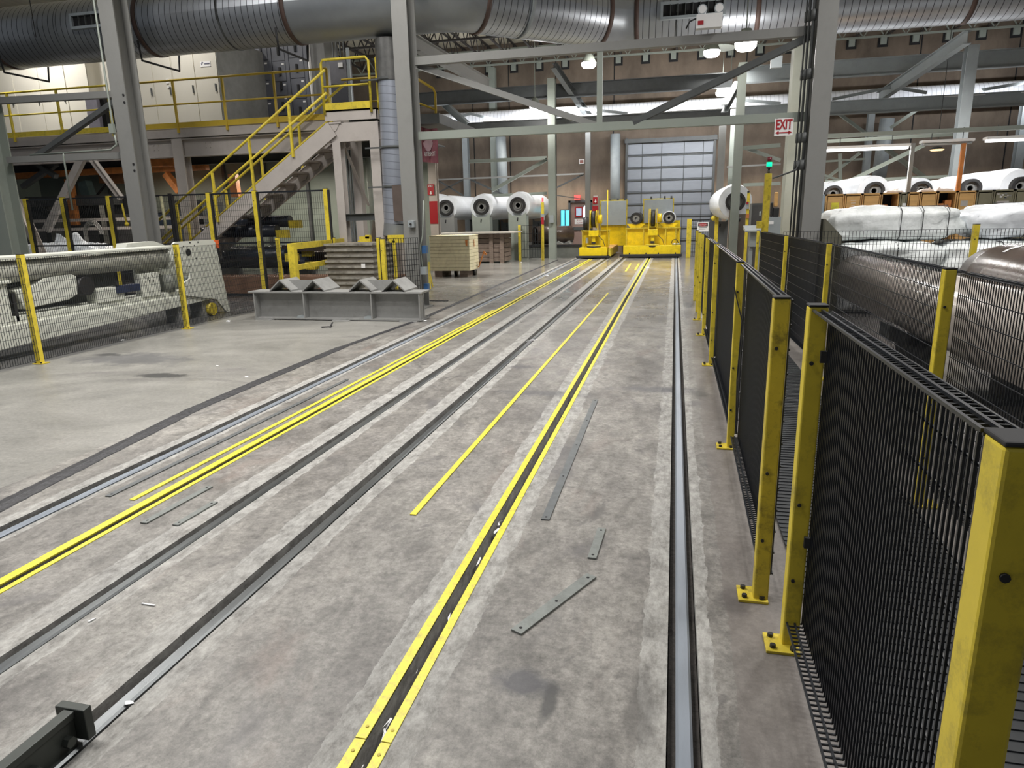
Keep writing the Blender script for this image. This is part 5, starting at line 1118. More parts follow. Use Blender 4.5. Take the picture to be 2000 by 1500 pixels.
# timber crate with lid board
tc_ = thing('timber_crate', P(960, 512, 24.2), 'weathered brown timber crate behind the cream crate', 'crate'); yb_ = 23.6
x0, x1 = P(900, 490, yb_).x, P(986, 490, yb_).x
b = MB()
for k in range(6): b.box(x0, x1, yb_, yb_+1, .06+k*.16, .20+k*.16)
b.build('slats', TIMBER, tc_); b = MB()
for x in (P(960, 490, yb_).x, P(985, 490, yb_).x-.08): b.box(x-.07, x+.07, yb_-.05, yb_, 0, 1.02)
b.build('batten', TIMBER, tc_)
b = MB(); b.box(P(858, 455, yb_).x, P(1006, 455, yb_).x, yb_-.2, yb_+1.2, 1.03, 1.07); b.build('board', mat('lid_board', (.42, .39, .34), .6), label='thin pale board lying on top of the timber crate', cat='board', at=P(930, 455, yb_))
# cream crate
cr = thing('cream_crate', (-5.95, 18.1, 0), 'cream slatted crate on wooden feet right of the middle grey column', 'crate')
for k in range(10):
    z0 = .17+k*.0935; b = MB(); b.box(-6.56, -5.42, 18.1, 18.99, z0, z0+.088); b.build('slat', CREAM, cr, bevel=.006)
b = MB(); b.box(-6.57, -5.41, 18.09, 19.0, 1.105, 1.12); b.build('lid', CREAM, cr)
for x in (-6.45, -5.72):
    b = MB(); b.box(x, x+.22, 18.12, 18.9, 0, .165); b.build('foot', TIMBER, cr)
for x in (-6.05, -5.5):
    b = MB(); b.tube([(x, 18.7, .08), (x+.08, 18.7, .08)], .08, 14); b.build('wheel', RUBB, cr)
b = MB(); b.poly([(-5.53, 18.085, 1.0), (-5.46, 18.085, 1.0), (-5.47, 18.085, .83), (-5.52, 18.085, .86)]); b.box(-5.405, -5.40, 18.5, 18.54, .8, 1.0); b.build('rust_stain', ORNG, cr)
q = thing('rusty_lever', P(938, 510, 18.9), 'rusty orange lever leaning at the right side of the cream crate', 'lever'); b = MB(); b.bar(P(935, 522, 18.9), P(946, 490, 18.9), .05, .03); b.build('bar', ORNG, q); b = MB(); b.bar(P(944, 492, 18.88), P(950, 497, 18.88), .05, .05); b.build('tip', ORNG, q)
b = MB(); b.bar(F(840, 565, .02), V(F(840, 565, 0))+V((0, .02, .62)), .05, .03); b.bar(F(845, 560, .02), V(F(845, 560, 0))+V((-.1, .02, .55)), .03, .03); b.build('yellow_brace', YEL, label='thin yellow brace right behind the foot of the middle column', cat='brace')
# red banded column with fire sign and banner
fx0, fx1 = P(839, 400, 16.2).x, P(852, 400, 16.2).x; fx0 = P(839, 400, 19.6).x; fx1 = P(854, 400, 19.6).x
fc = thing('banded_column', ((fx0+fx1)/2, 19.6, 0), 'taupe column with a red band and fire sign right of the middle column', 'column')
b = MB(); b.box(fx0, fx1, 19.6, 19.62, 0, 4.4); b.box(fx0, fx1, 19.78, 19.8, 0, 4.4); b.box((fx0+fx1)/2-.01, (fx0+fx1)/2+.01, 19.62, 19.78, 0, 4.4); b.build('shaft', TAUPE, fc)
b = MB(); b.box(fx0-.004, fx1+.004, 19.59, 19.605, P(848, 437, 19.6).z, P(848, 393, 19.6).z); b.build('red_band', RED, fc)
zt_, zb_ = P(845, 360, 19.58).z, P(845, 381, 19.58).z; b = MB(); b.box(fx0-.03, fx0+.17, 19.57, 19.585, zb_, zt_); sg = b.build('fire_sign', RED, fc, label='red fire sign with a white arrow')
text_mesh('FIRE', .075, (fx0+.07, 19.565, zt_-.08), WHT, fc)
cxs = fx0+.07; b = MB(); b.prism([(cxs-.045, 19.56, zb_+.06), (cxs, 19.56, zb_+.015), (cxs+.045, 19.56, zb_+.06)], (0, .008, 0)); b.box(cxs-.015, cxs+.015, 19.56, 19.568, zb_+.06, zb_+.11); b.build('arrow', WHT, fc)
def banner():
    q = thing('cloth_banner', P(840, 250, 14.8), 'maroon cloth banner hanging right of the middle column', 'banner'); Yb = 14.8
    b = MB(); n = 18; tl, tr, bl, br = P(820, 247, Yb), P(853, 250, Yb), P(824, 316, Yb), P(857, 319, Yb)
    for j in range(n+1):
        for i in range(n+1):
            u, v = i/n, j/n; p = tl.lerp(tr, u).lerp(bl.lerp(br, u), v); p.y += .03*math.sin(u*14+v*3)*(1-v*.4); p.z -= .03*math.sin(math.pi*u)*(1-v); b.v.append(p)
    for j in range(n):
        for i in range(n): b.face([j*(n+1)+i, j*(n+1)+i+1, (j+1)*(n+1)+i+1, (j+1)*(n+1)+i], True)
    o = b.build('cloth', MAROON, q)
    text_mesh('ALYOEGHOST', .13, P(839.5, 304.5, Yb-.05), WHT, q, sx=.30, bold=.002)
    b = MB(); c = P(836, 284, Yb-.045); pts = [c+V((math.cos(a)*.10*(1+.25*math.sin(3*a)), 0, math.sin(a)*.12)) for a in [2*math.pi*i/14 for i in range(14)]]; b.prism(pts, (0, .006, 0)); c = c+V((.06, -.004, .13)); b.prism([c+V((-.05, 0, -.06)), c+V((.04, 0, -.05)), c+V((.05, 0, .05)), c+V((-.03, 0, .06))], (0, .006, 0)); b.build('emblem', mat('banner_pale', (.62, .42, .46), .6), q)
banner()
# ================================================================ yellow carts
c1_ = thing('transfer_cart', (-2.93, 25.7, 0), 'left yellow rail cart with a cable reel and grey panel', 'cart', None)
def bx(T_, nm, m, *a, **k):
    b = MB(); b.box(*a); return b.build(nm, m, T_, **k)
CYf = 25.75
bx(c1_, 'front_box', YELC, -3.45, -2.42, CYf, CYf+.5, .10, .40, bevel=.01)
bx(c1_, 'bumper', BLKM, -3.55, -2.30, CYf-.12, CYf+.05, .03, .10, bevel=.01)
bx(c1_, 'deck_frame', YELW, -3.45, -2.40, CYf+.5, 29.2, .10, .34)
bx(c1_, 'deck_board', WOOD, -2.75, -2.25, CYf+.55, 29.2, .34, .38)
bx(c1_, 'side_rail', YELW, -2.35, -2.28, CYf, 29.2, .08, .36)
bx(c1_, 'upper_wall', YELC, -3.40, -2.38, CYf+.55, CYf+.60, .40, .98)
for x in (-3.40, -3.05, -2.75, -2.42): bx(c1_, 'stiffener', YELW, x, x+.05, CYf+.45, CYf+.55, .40, .98)
bx(c1_, 'wall_cap', YELW, -3.44, -2.36, CYf+.42, CYf+.62, .98, 1.02)
bx(c1_, 'rear_wall', YELC, -2.95, -1.90, 28.6, 28.7, .34, 1.15)
bx(c1_, 'grey_panel', GRYB, -2.92, -1.92, 28.5, 28.55, 1.15, 2.10, bevel=.01)
bx(c1_, 'panel_frame', YELW, -2.97, -1.88, 28.55, 28.6, 1.10, 2.15)
for x in (-2.6, -2.3, -2.02): bx(c1_, 'lug', GRYD, x, x+.07, 28.5, 28.58, 2.13, 2.20)
bx(c1_, 'junction_box', GRYB, -3.25, -3.15, CYf+.38, CYf+.45, .55, .75)
def reel(T_, x, y, z):
    b = MB(); b.tube([(x, y, .40), (x, y, .44)], .26, 24); b.build('turntable', RUBB, T_); b = MB(); b.tube([(x, y, .44), (x, y, .48)], .25, 24); b.build('turntable_top', YELW, T_)
    bx(T_, 'mast', YELC, x-.06, x+.06, y-.06, y+.06, .48, .80); bx(T_, 'bracket', YELC, x-.18, x+.18, y-.14, y+.14, .80, 1.02, bevel=.01)
    bx(T_, 'dark_box', BLKM, x-.07, x+.07, y-.12, y-.06, .52, .60)
    for dx in (-.15, .15): b = MB(); b.prism([(x+dx-.012, y-.08, 1.0), (x+dx-.012, y+.08, 1.0), (x+dx-.012, y+.05, 1.75), (x+dx-.012, y-.05, 1.75)], (.024, 0, 0)); b.build('reel_arm', YELC, T_)
    b = MB(); b.tube([(x-.07, y, 1.42), (x+.07, y, 1.42)], .30, 30); b.build('cable_drum', RUBB, T_)
    for dx in (-.1, .1):
        b = MB(); b.ring((x+dx-.012, y, 1.42), (1, 0, 0), .14, .33, .02, 30); b.build('reel_flange', YELC, T_)
    b = MB(); b.tube([(x+.16, y, 1.42), (x+.30, y, 1.42)], .16, 18); b.build('spring_housing', YELC, T_)
    b = MB(); b.tube([(x+.1, y-.1, 1.0), (x+.2, y-.12, .8), (x+.36, y-.12, .65), (x+.42, y-.12, .45)], .012, 6); b.build('cable', BLKM, T_)
reel(c1_, -2.93, CYf+.25, 0)
b = MB(); b.tube([(-2.44, CYf+.3, .4), (-2.44, CYf+.3, 2.45)], .02, 8); b.build('whip_pole', YELC, c1_)
b = MB(); b.tube([(-3.38, CYf+.9, 1.25), (-3.22, CYf+.9, 1.25)], .26, 20); b.build('side_drum', RUBB, c1_)
c2_ = thing('transfer_cart', (-.8, 25.7, 0), 'right wider yellow rail cart carrying two black roll cores', 'cart', None)
bx(c2_, 'front_box', YELC, -1.83, .24, CYf+.15, CYf+.6, .13, .44, bevel=.01)
bx(c2_, 'bumper', BLKM, -1.95, .28, CYf, CYf+.16, .05, .14, bevel=.01)
bx(c2_, 'deck_frame', YELW, -1.80, .22, CYf+.6, 29.2, .12, .42)
bx(c2_, 'upper_wall', YELC, -1.78, .20, CYf+.72, CYf+.77, .44, 1.04)
for x in (-1.78, -1.15, -.75, -.35, .02, .16): bx(c2_, 'stiffener', YELW, x, x+.05, CYf+.62, CYf+.72, .44, 1.04)
bx(c2_, 'wall_cap', YELW, -1.80, .22, CYf+.60, CYf+.80, 1.04, 1.08)
bx(c2_, 'rear_wall', YELC, -1.5, .2, 28.4, 28.5, .42, 1.3)
bx(c2_, 'grey_panel', GRYB, -1.18, -.10, 27.6, 27.65, 1.22, 2.10, bevel=.01)
bx(c2_, 'panel_frame', YELW, -1.22, -.06, 27.65, 27.7, .4, 2.14)
for x in (-.95, -.45, -.2): bx(c2_, 'lug', GRYD, x, x+.07, 27.6, 27.68, 2.12, 2.22)
reel(c2_, -.78, CYf+.38, 0)
for xc in (-1.42, -.22):
    b = MB(); b.prism([(xc-.34, CYf+.8, 1.22), (xc-.2, CYf+.8, 1.08), (xc+.2, CYf+.8, 1.08), (xc+.34, CYf+.8, 1.22)], (0, .4, 0)); b.build('cradle', YELC, c2_)
b = MB(); b.sphere((-.0, CYf+.45, .47), .09, 12, 6, (1, 1, .5)); b.sphere((.14, CYf+.45, .47), .07, 12, 6, (1, 1, .5)); b.build('worklight', PIPE, c2_)
b = MB(); b.tube([(.02+.12*math.cos(a), CYf+.5, .50+.14*math.sin(a)) for a in [math.pi*i/10 for i in range(11)]], .012, 6); b.build('hose_loop', BLKM, c2_)
for x in (-1.6, -1.0, -.55, .05): bx(c2_, 'bolt', BLKM, x-.02, x+.02, CYf+.12, CYf+.15, .14, .19)
for i, xc in enumerate((-1.42, -.22)):
    q = thing('roll_core', (xc, CYf+.8, 1.42), ('left', 'right')[i]+' black roll core lying on the right yellow cart', 'roll core', None); zc = 1.415
    b = MB(); b.ring((xc, CYf+.75, zc), (0, 1, 0), .13, .215, 2.2, 30); b.build('tube', RUBB, q); b = MB(); b.ring((xc, CYf+.78, zc), (0, 1, 0), .05, .14, .04, 20); b.build('hub', GRY, q)
    if i: b = MB(); b.ring((xc, CYf+1.0, zc), (0, 1, 0), .215, .25, 1.6, 30); b.build('white_sleeve', WRAP, q)
# fence right of the carts, danger sign
t = thing('mesh_fence', (.8, 26, 0), 'far mesh fence with a white danger sign right of the carts', 'fence')
post(t, P(1345, 470, 25.8).x, 25.8, 1.36, .16, m=YEL, cap=YEL); post(t, P(1399, 450, 25).x, 25, 1.42, .12, m=YEL, cap=YEL)
b = MB(); wiremesh(b, (.58, 25.9), (1.5, 25.9), .05, 1.32, .07, .14, .010); b.bar((.55, 25.9, 1.32), (1.5, 25.9, 1.32), .04, .04); b.build('mesh_panel', BLK, t)
b = MB(); b.pbox(1362, 434, 1384, 452, 24.0, .01); ds = b.build('danger_sign', WHT, t); b = MB(); b.pbox(1363.5, 436, 1382.5, 442, 23.995, .004); b.build('sign_header', BLKM, ds)
b = MB(); c = P(1373, 439, 23.99); b.tube([c, c+V((0, .004, 0))], .1, 20); 
for v in b.v: v.x = c.x+(v.x-c.x)*1.45; v.z = c.z+(v.z-c.z)*.46
b.build('sign_oval', RED, ds); text_mesh('DANGER', .055, P(1373, 440.4, 23.985), WHT, t)
b = MB(); b.pbox(1365, 444, 1381, 445, 23.995, .004); b.pbox(1365, 447, 1378, 448, 23.995, .004); b.build('sign_line', GRY, ds)
b = MB(); b.tube([(P(1373, 452, 24).x, 24.05, 0), (P(1373, 452, 24).x, 24.05, P(1373, 440, 24).z)], .02, 8); b.build('sign_post', GRYD, t)
b = MB(); b.sphere(P(1394, 426, 24.9), .09, 12, 8); b.build('post_knob', YEL, t)
# wall fittings near the exit door
b = MB(); b.box(P(1122, 383, 29.9).x, P(1133, 383, 29.9).x, 29.85, 29.95, P(1128, 390, 29.9).z, P(1128, 381, 29.9).z); eg = b.build('exit_light', GLOWR, label='glowing red exit light above the far door', cat='sign', at=P(1128, 386, 29.9))
q = thing('blue_tube_panel', P(1104, 420, 29.4), 'pair of glowing cyan-blue tubes beside the exit door', 'lamp')
b = MB(); b.pbox(1094, 409, 1113, 452, 29.7, .05); b.build('housing', GRYD, q)
for (a, c) in ((1096, 1102), (1105, 1111)): b = MB(); b.pbox(a, 411, c, 450, 29.62, .06); b.build('blue_tube', GLOWB, q)
q = thing('oval_lamp', P(1143, 415, 29.4), 'bright white oval lamp right of the exit door', 'lamp'); b = MB(); c = P(1143, 415, 29.5); b.sphere(c, .28, 18, 12, (.36, .2, 1)); b.build('lens', mat('pinkish_lamp', (1, 1, 1), emit=(1, .93, .98), estr=4), q); b = MB(); b.box(c.x-.12, c.x+.12, 29.55, 29.6, c.z-.3, c.z+.3); b.build('housing', GRYD, q)
q = thing('fire_post', P(1163, 420, 29), 'red and white fire sign post between exit door and left cart', 'sign'); b = MB(); b.pbox(1158, 385, 1167, 398, 28.9, .03); b.build('sign_board', RED, q); b = MB(); b.pbox(1157, 402, 1168, 424, 28.9, .12); b.build('red_band', RED, q); b = MB(); x_ = P(1163, 420, 28.95).x; b.box(x_-.09, x_+.09, 28.95, 29.1, 0, P(1163, 382, 28.95).z); b.build('post', TAUPE, q)
b = MB(); c = P(1163, 394, 28.88); b.prism([c+V((-.05, 0, .02)), c+V((0, 0, -.05)), c+V((.05, 0, .02))], (0, .01, 0)); b.box(c.x-.015, c.x+.015, c.y, c.y+.01, c.z+.02, c.z+.09); b.build('arrow', WHT, q)
q = thing('small_wall_sign', P(1136, 315, 29.9), 'tiny framed red-white sign high on the back wall', 'sign'); b = MB(); b.pbox(1131, 311, 1141, 320, 29.93, .03); b.build('board', WHT, q); b = MB(); b.pbox(1132.5, 312.5, 1139.5, 318.5, 29.91, .02); b.build('face', mat('dull_red_brown', (.25, .1, .08), .6), q)
# EXIT sign on the portal beam
q = thing('exit_sign', P(1531, 247, 11.7), 'white EXIT sign with red letters and double arrow under the lower beam', 'sign'); Ye = 11.76
a, c = P(1513, 248, Ye), P(1549, 248, Ye); zt_, zb_ = P(1531, 231, Ye).z, P(1531, 265, Ye).z
b = MB(); b.box(a.x, c.x, Ye, Ye+.006, zb_, zt_); b.build('board', WHT, q); xm = (a.x+c.x)/2
text_mesh('EXIT', .20, (xm, Ye-.003, zt_-.155), RED, q, sx=.58, bold=.006)
z_ = zb_+.045; b = MB(); b.box(xm-.08, xm+.08, Ye-.004, Ye, z_-.009, z_+.009)
for s_ in (-1, 1): b.prism([(xm+s_*.12, Ye-.004, z_), (xm+s_*.07, Ye-.004, z_+.028), (xm+s_*.07, Ye-.004, z_-.028)][::s_], (0, .004, 0))
b.build('double_arrow', RED, q)
b = MB(); b.box(xm-.12, xm-.10, Ye, Ye+.004, zt_, 2.96); b.box(xm+.10, xm+.12, Ye, Ye+.004, zt_, 2.96); b.build('hanger', GRYD, q)
# emergency light box on upper beam
q = thing('emergency_light', P(1386, 40, 11.75), 'white emergency light box with two round lamps on the upper beam', 'lamp')
b = MB(); b.pbox(1360, 26, 1411, 54, 11.72, .12); b.build('box', WHT, q, bevel=.006)
for (x, y) in ((1372, 18), (1405, 15)): b = MB(); c = P(x, y, 11.75); b.tube([c, c+V((0, .06, 0)), c+V((0, .1, 0))], .07, 20, rad=[.072, .068, .03]); b.build('lamp_head', PIPE, q); b = MB(); b.tube([c+V((0, -.004, 0)), c], .058, 20); b.build('lamp_glass', WHT, q)
b = MB(); b.pbox(1363, 40, 1374, 48, 11.712, .008); b.build('indicator', RED, q)
b = MB(); b.tube([P(1360, 36, 11.78), P(1347, 42, 11.78), P(1340, 56, 11.8)], .012, 8); b.build('cable', BLKM, q)
b = MB(); b.pbox(1506, 109, 1528, 132, 15.9, .12); b.build('junction_box', GRYB, at=P(1516, 120, 15.9), label='grey junction box fixed on the pale concrete column', cat='box')
# ================================================================ yellow beacon post, desk and the forklift-like machine
q = thing('beacon_post', (1.53, 13, 0), 'tall yellow post with a green and red beacon near the grey column', 'post')
b = MB(); b.box(1.49, 1.60, 12.95, 13.05, 0, 2.22); b.build('post', YELW, q, bevel=.008)
x_ = 1.55
b = MB(); b.tube([(x_, 13, 2.22), (x_, 13, 2.30)], .02, 10); b.tube([(x_, 13, 2.30), (x_, 13, 2.335)], .045, 16); b.build('beacon_base', GRYD, q); b = MB(); b.tube([(x_, 13, 2.335), (x_, 13, 2.405)], .045, 16); b.build('green_lens', GLOWG, q); b = MB(); b.tube([(x_, 13, 2.405), (x_, 13, 2.49)], .038, 16); b.build('red_lens', mat('dark_red_lens', (.15, .01, .02), .3), q)
b = MB(); b.box(1.40, 1.49, 12.9, 13.02, 1.30, 1.42); b.build('side_box', YELW, q)
q = thing('signal_pole', P(1470, 420, 17), 'slim yellow pole with red and white control box beside the white roll', 'pole')
x_ = P(1460, 420, 17).x; b = MB(); b.box(x_-.03, x_+.03, 17, 17.06, 0, P(1462, 376, 17).z); b.build('pole', YEL, q); b = MB(); b.pbox(1457, 395, 1463, 408, 16.95, .1); b.build('control_box', PIPE, q); b = MB(); b.pbox(1458, 394, 1462, 399, 16.93, .03); b.build('red_button', RED, q); b = MB(); b.pbox(1457, 418, 1463, 426, 16.95, .04); b.build('red_tag', ORNG, q); b = MB(); b.pbox(1460, 373, 1464, 376, 16.98, .06); b.build('pole_cap', BLKM, q)
q = thing('control_desk', P(1480, 450, 13.5), 'grey control desk with slanted top left of the yellow beacon post', 'desk')
dx0, dx1 = P(1466, 450, 13.6).x, P(1492, 450, 13.6).x
b = MB(); b.box(dx0, dx1, 13.6, 13.9, .95, 1.22); b.build('cabinet', GRYB, q); b = MB(); b.hexa([(dx0-.1, 13.5, 1.22), (dx1+.05, 13.5, 1.22), (dx1+.05, 14.0, 1.26), (dx0-.1, 14.0, 1.26), (dx0-.1, 13.5, 1.25), (dx1+.05, 13.5, 1.25), (dx1+.05, 14.0, 1.33), (dx0-.1, 14.0, 1.33)]); b.build('desk_top', PIPE, q)
for x in (dx0+.03, dx1-.03): bx(q, 'leg', GRYB, x-.03, x+.03, 13.65, 13.71, 0, .95)
b = MB(); b.tube([(dx1-.05, 13.6, 1.33), (dx1-.05, 13.6, 1.42)], .04, 12); b.build('black_knob', BLKM, q)
q = thing('grey_console', P(1515, 445, 15), 'grey console with white label and dark joystick parts behind the beacon post', 'machine')
b = MB(); b.pbox(1500, 424, 1524, 470, 15.0, .4); b.build('body', GRYB, q); b = MB(); b.pbox(1501, 432, 1511, 438, 14.99, .01); b.build('label_plate', WHT, q)
bx(q, 'pedestal', GRYD, P(1500, 470, 15).x, P(1524, 470, 15).x, 15.0, 15.4, 0, .9)
for (a, y0_, c, y1_, m_) in ((1505, 395, 1510, 424, RUBB), (1510, 405, 1522, 424, RUBB), (1489, 408, 1497, 424, RUBB), (1484, 413, 1487, 422, PIPE), (1513, 375, 1520, 404, WOOD)): b = MB(); b.pbox(a, y0_, c, y1_, 15.05, .12); b.build('dark_fitting' if m_ is RUBB else 'fitting', m_, q, bevel=.02)
# shelf with maroon boards between concrete column and grey column
q = thing('maroon_shelf', P(1560, 420, 16.8), 'maroon shelf with white boxes seen between the two columns', 'shelf')
b = MB(); b.box(P(1553, 400, 17.2).x, P(1577, 400, 17.2).x, 17.2, 17.6, 0, P(1565, 378, 17.2).z); b.build('body', mat('maroon_board', (.12, .04, .04), .6), q); b = MB(); b.pbox(1556, 367, 1575, 377, 17.15, .3); b.build('white_box', WHT, q); b = MB(); b.pbox(1556, 394, 1563, 402, 17.15, .1); b.build('pale_box', PIPE, q)
# big white roll near the roller door
c = P(1436, 394, 20.8); roll(c, .50, .27, 5.2, WRAP, 'big white film roll near the roller door, partly behind the pale column', group=None); stand(c.x+.12, 20.55, c.z-.24, .55, 'dark brown stand under the white roll near the roller door', mat('brown_stand', (.13, .105, .085), .6))
stand(c.x-.1, 25.6, c.z-.5, .7, 'rear dark stand of the white roll near the roller door', GRYD)
q = thing('dark_cabinet', P(1475, 430, 19), 'dark charcoal cabinet behind the slim yellow pole', 'cabinet'); b = MB(); b.box(P(1467, 430, 19).x, P(1489, 430, 19).x, 19, 19.5, 0, P(1478, 397, 19).z); b.build('body', GRYD, q); b = MB(); b.box(P(1469, 430, 19).x, P(1487, 430, 19).x, 18.98, 19, .2, P(1478, 401, 19).z); b.build('door', mat('charcoal_door', (.05, .05, .05), .6), q)
# ================================================================ right bay: rolls, lockers, bales
YR = 17.6
for i, (px, py, l) in enumerate(((1626, 379, 'white film roll just right of the grey column, behind the lockers'), (1706, 373, 'large white roll over the lockers, second from left'), (1797, 372, 'white roll over the lockers, third from left'), (1893, 368, 'white and brown roll over the lockers, fourth from left'), (1990, 364, 'largest white roll over the lockers at the right picture edge'))):
    c = P(px, py, YR); r_ = (.30, .37, .30, .27, .40)[i]; roll(c, r_, .20 if i else .19, 4.6, WRAP, l, group='white film rolls above the lockers')
rk = thing('roll_rack', (6, 18, 0), 'dark rack behind the lockers that carries the white rolls', 'rack')
for y in (18.2, 21.8): bx(rk, 'cross_beam', GRYD, 3.2, 8.6, y, y+.1, 1.52, 1.60)
for x in (3.3, 5.2, 7.0, 8.5):
    for y in (18.2, 21.8): bx(rk, 'upright', GRYD, x, x+.1, y, y+.1, 0, 1.52)
YL = 15.0
ed_ = [1613, 1650, 1684, 1721, 1757, 1773, 1797, 1831, 1869, 1907, 1940, 1981, 2025]
kinds = ['w', 'w', 'w', 'open', 'o', 'w', 'w', 'open', 'w', 'o', 'o', 'o']
ll = ['tan locker with a yellow square, leftmost of the row', 'tan locker with white scribbles, second from left', 'tan locker with a red emblem', 'open tan shelf locker with an orange toy, left of the green door', 'narrow olive locker door with a white note', 'plain tan locker right of the thin grey post', 'tan locker standing slightly ajar', 'open tan shelf locker with orange boxes', 'tan locker with a pale patch beside the orange post', 'olive locker left of the sticker-covered one', 'olive locker covered with stickers at the top', 'olive locker with a small red cross']
for i in range(12):
    x0, x1 = P(ed_[i], 385, YL).x+.008, P(ed_[i+1], 385, YL).x-.008; t_ = thing('locker', ((x0+x1)/2, YL, 0), ll[i], 'locker', 'row of lockers under the fluorescent tubes'); m_ = {'w': WOOD, 'open': WOOD, 'o': OLIVE}[kinds[i]]; zt_ = 1.885
    b = MB(); b.box(x0, x0+.02, YL, YL+.45, 0, zt_); b.box(x1-.02, x1, YL, YL+.45, 0, zt_); b.box(x0, x1, YL, YL+.45, zt_-.03, zt_); b.box(x0, x1, YL+.43, YL+.45, 0, zt_); b.build('carcass', m_, t_)
    if kinds[i] == 'open':
        b = MB(); b.box(x0+.02, x1-.02, YL+.02, YL+.43, 1.56, 1.58); b.build('shelf', m_, t_); b = MB(); b.box(x0+.02, x1-.02, YL+.40, YL+.43, 0, zt_-.03); b.build('back_panel', DARKGAP, t_)
        b = MB(); b.box(x0+.05, x0+.14, YL+.08, YL+.2, 1.58, 1.66); b.box(x1-.16, x1-.05, YL+.08, YL+.2, 1.58, 1.72 if i == 7 else 1.60); b.build('orange_item', ORNG, t_)
    else:
        b = MB(); b.box(x0+.03, x1-.03, YL-.02, YL, .1, zt_-.05); d_ = b.build('door', m_, t_, bevel=.004)
        b = MB(); b.box(x1-.07, x1-.05, YL-.035, YL-.02, 1.2, 1.3); b.build('handle', GRYD, d_)
        if i == 0: b = MB(); b.box(x0+.10, x0+.24, YL-.024, YL-.02, 1.60, 1.72); b.build('yellow_patch', YELF, d_)
        if i == 1:
            for k, zz_ in enumerate((1.75, 1.70, 1.65, 1.60)): b = MB(); b.box(x0+.10+.01*k, x0+.2-.01*k, YL-.023, YL-.02, zz_, zz_+.008); b.build('scribble', WHT, d_)
        if i == 2: text_mesh('O', .13, ((x0+x1)/2+.01, YL-.023, 1.55), RED, t_, bold=.006); text_mesh('U', .11, ((x0+x1)/2+.05, YL-.026, 1.53), RED, t_, bold=.004)
        if i == 4: b = MB(); b.box(x0+.05, x0+.11, YL-.024, YL-.02, 1.60, 1.68); b.build('note', WHT, d_)
        if i == 8: b = MB(); b.box(x0+.06, x0+.18, YL-.024, YL-.02, 1.60, 1.70); b.build('pale_patch', TAUPE, d_)
        if i == 10:
            random.seed(3)
            for k in range(9): b = MB(); a_ = x0+.04+random.random()*.2; z_ = 1.72+random.random()*.09; b.box(a_, a_+.04, YL-.024, YL-.02, z_, z_+.025); b.build('sticker', (TAUPE, WHT, GRY)[k % 3], d_)
            b = MB(); b.box(x0+.05, x1-.08, YL-.024, YL-.02, 1.5, 1.68); b.build('pale_patch', TAUPE, d_)
        if i == 11: b = MB(); b.box(x0+.19, x0+.205, YL-.024, YL-.02, 1.70, 1.76); b.box(x0+.17, x0+.225, YL-.024, YL-.02, 1.725, 1.74); b.build('red_cross', RED, d_)
for (px, w_, l) in ((1745, .16, 'white bundle lying on the lockers behind the thin grey post'), (1808, .13, 'small pink-white bundle on the lockers'), (1842, .16, 'crumpled cream cloth on the lockers')):
    c = P(px, 371, YL+.2); heap('cloth_bundle', c.x, YL+.2, 1.887, w_, .12, .09, mat('bundle_'+str(px), (.62, .5, .42), .7), l, 'bundle', px, n=10)
b = MB(); b.box(P(1600, 400, 14.6).x, P(1610, 400, 14.6).x, 14.6, 15.3, 0, P(1605, 380, 14.6).z); b.build('blue_board', mat('pale_blue_board', (.28, .34, .40), .5), at=(2.8, 14.6, 0), label='pale blue upright board between grey column and lockers', cat='board')
def bale(c, s, lab, seed, m=FABRIC, rot=0, straps=(), group='white plastic-wrapped bales behind the right fence'):
    random.seed(seed); t_ = thing('wrapped_bale', (c[0], c[1], c[2]-s[2]), lab, 'bale', group); b = MB(); n, m_ = 56, 28; cr_, sr_ = math.cos(rot), math.sin(rot)
    ph = [random.uniform(0, 6.28) for _ in range(12)]
    def sp(v, e): return math.copysign(abs(v)**e, v)
    for j in range(m_+1):
        t = -math.pi/2+math.pi*j/m_
        for i in range(n):
            f = 2*math.pi*i/n; x = sp(math.cos(t), .45)*sp(math.cos(f), .35); y = sp(math.cos(t), .45)*sp(math.sin(f), .35); z = sp(math.sin(t), .5)
            w_ = 1+.06*math.sin(3*x*s[0]*2+ph[0])*math.sin(5*z+ph[1])+.035*math.sin(9*x+ph[2]+4*z)+.025*math.sin(17*x+6*y+ph[3]+3*z)+.02*random.uniform(-1, 1)
            X, Y_, Z = x*s[0]*w_, y*s[1]*w_, z*s[2]*w_; Z = Z if Z < 0 else Z*(1-.10*abs(x)**3+.05*math.sin(2.3*x+ph[4]))
            b.v.append(V((c[0]+X*cr_-Y_*sr_, c[1]+X*sr_+Y_*cr_, c[2]+Z)))
    for j in range(m_):
        for i in range(n):
            i2 = (i+1) % n; b.face([j*n+i, j*n+i2, (j+1)*n+i2, (j+1)*n+i], True)
    b.build('wrap', m, t_)
    for u in straps:
        k = MB(); hw, hz = s[1]*1.03, s[2]*1.02; pts = [(u, -hw*.8, -hz), (u, -hw, -hz*.7), (u, -hw, hz*.7), (u, -hw*.8, hz*.97), (u, hw*.8, hz*.97)]
        k.tube([V((c[0]+p[0]*cr_-p[1]*sr_, c[1]+p[0]*sr_+p[1]*cr_, c[2]+p[2])) for p in pts], .006, 6); k.build('strap', BLKM, t_)
    return t_
bale((3.32, 12.4, 1.36), (.98, .6, .26), 'long white wrapped bale on top of the pile, left one', 11, straps=(.05, .35, .7))
bale((5.35, 12.2, 1.38), (1.05, .65, .26), 'white pleated bale on top of the pile, right one', 12, m=WRAP, straps=(-.4, .1, .6))
bale((3.2, 12.3, .82), (.85, .75, .27), 'dirty white bale in the second layer, leftmost', 13, straps=(.1,))
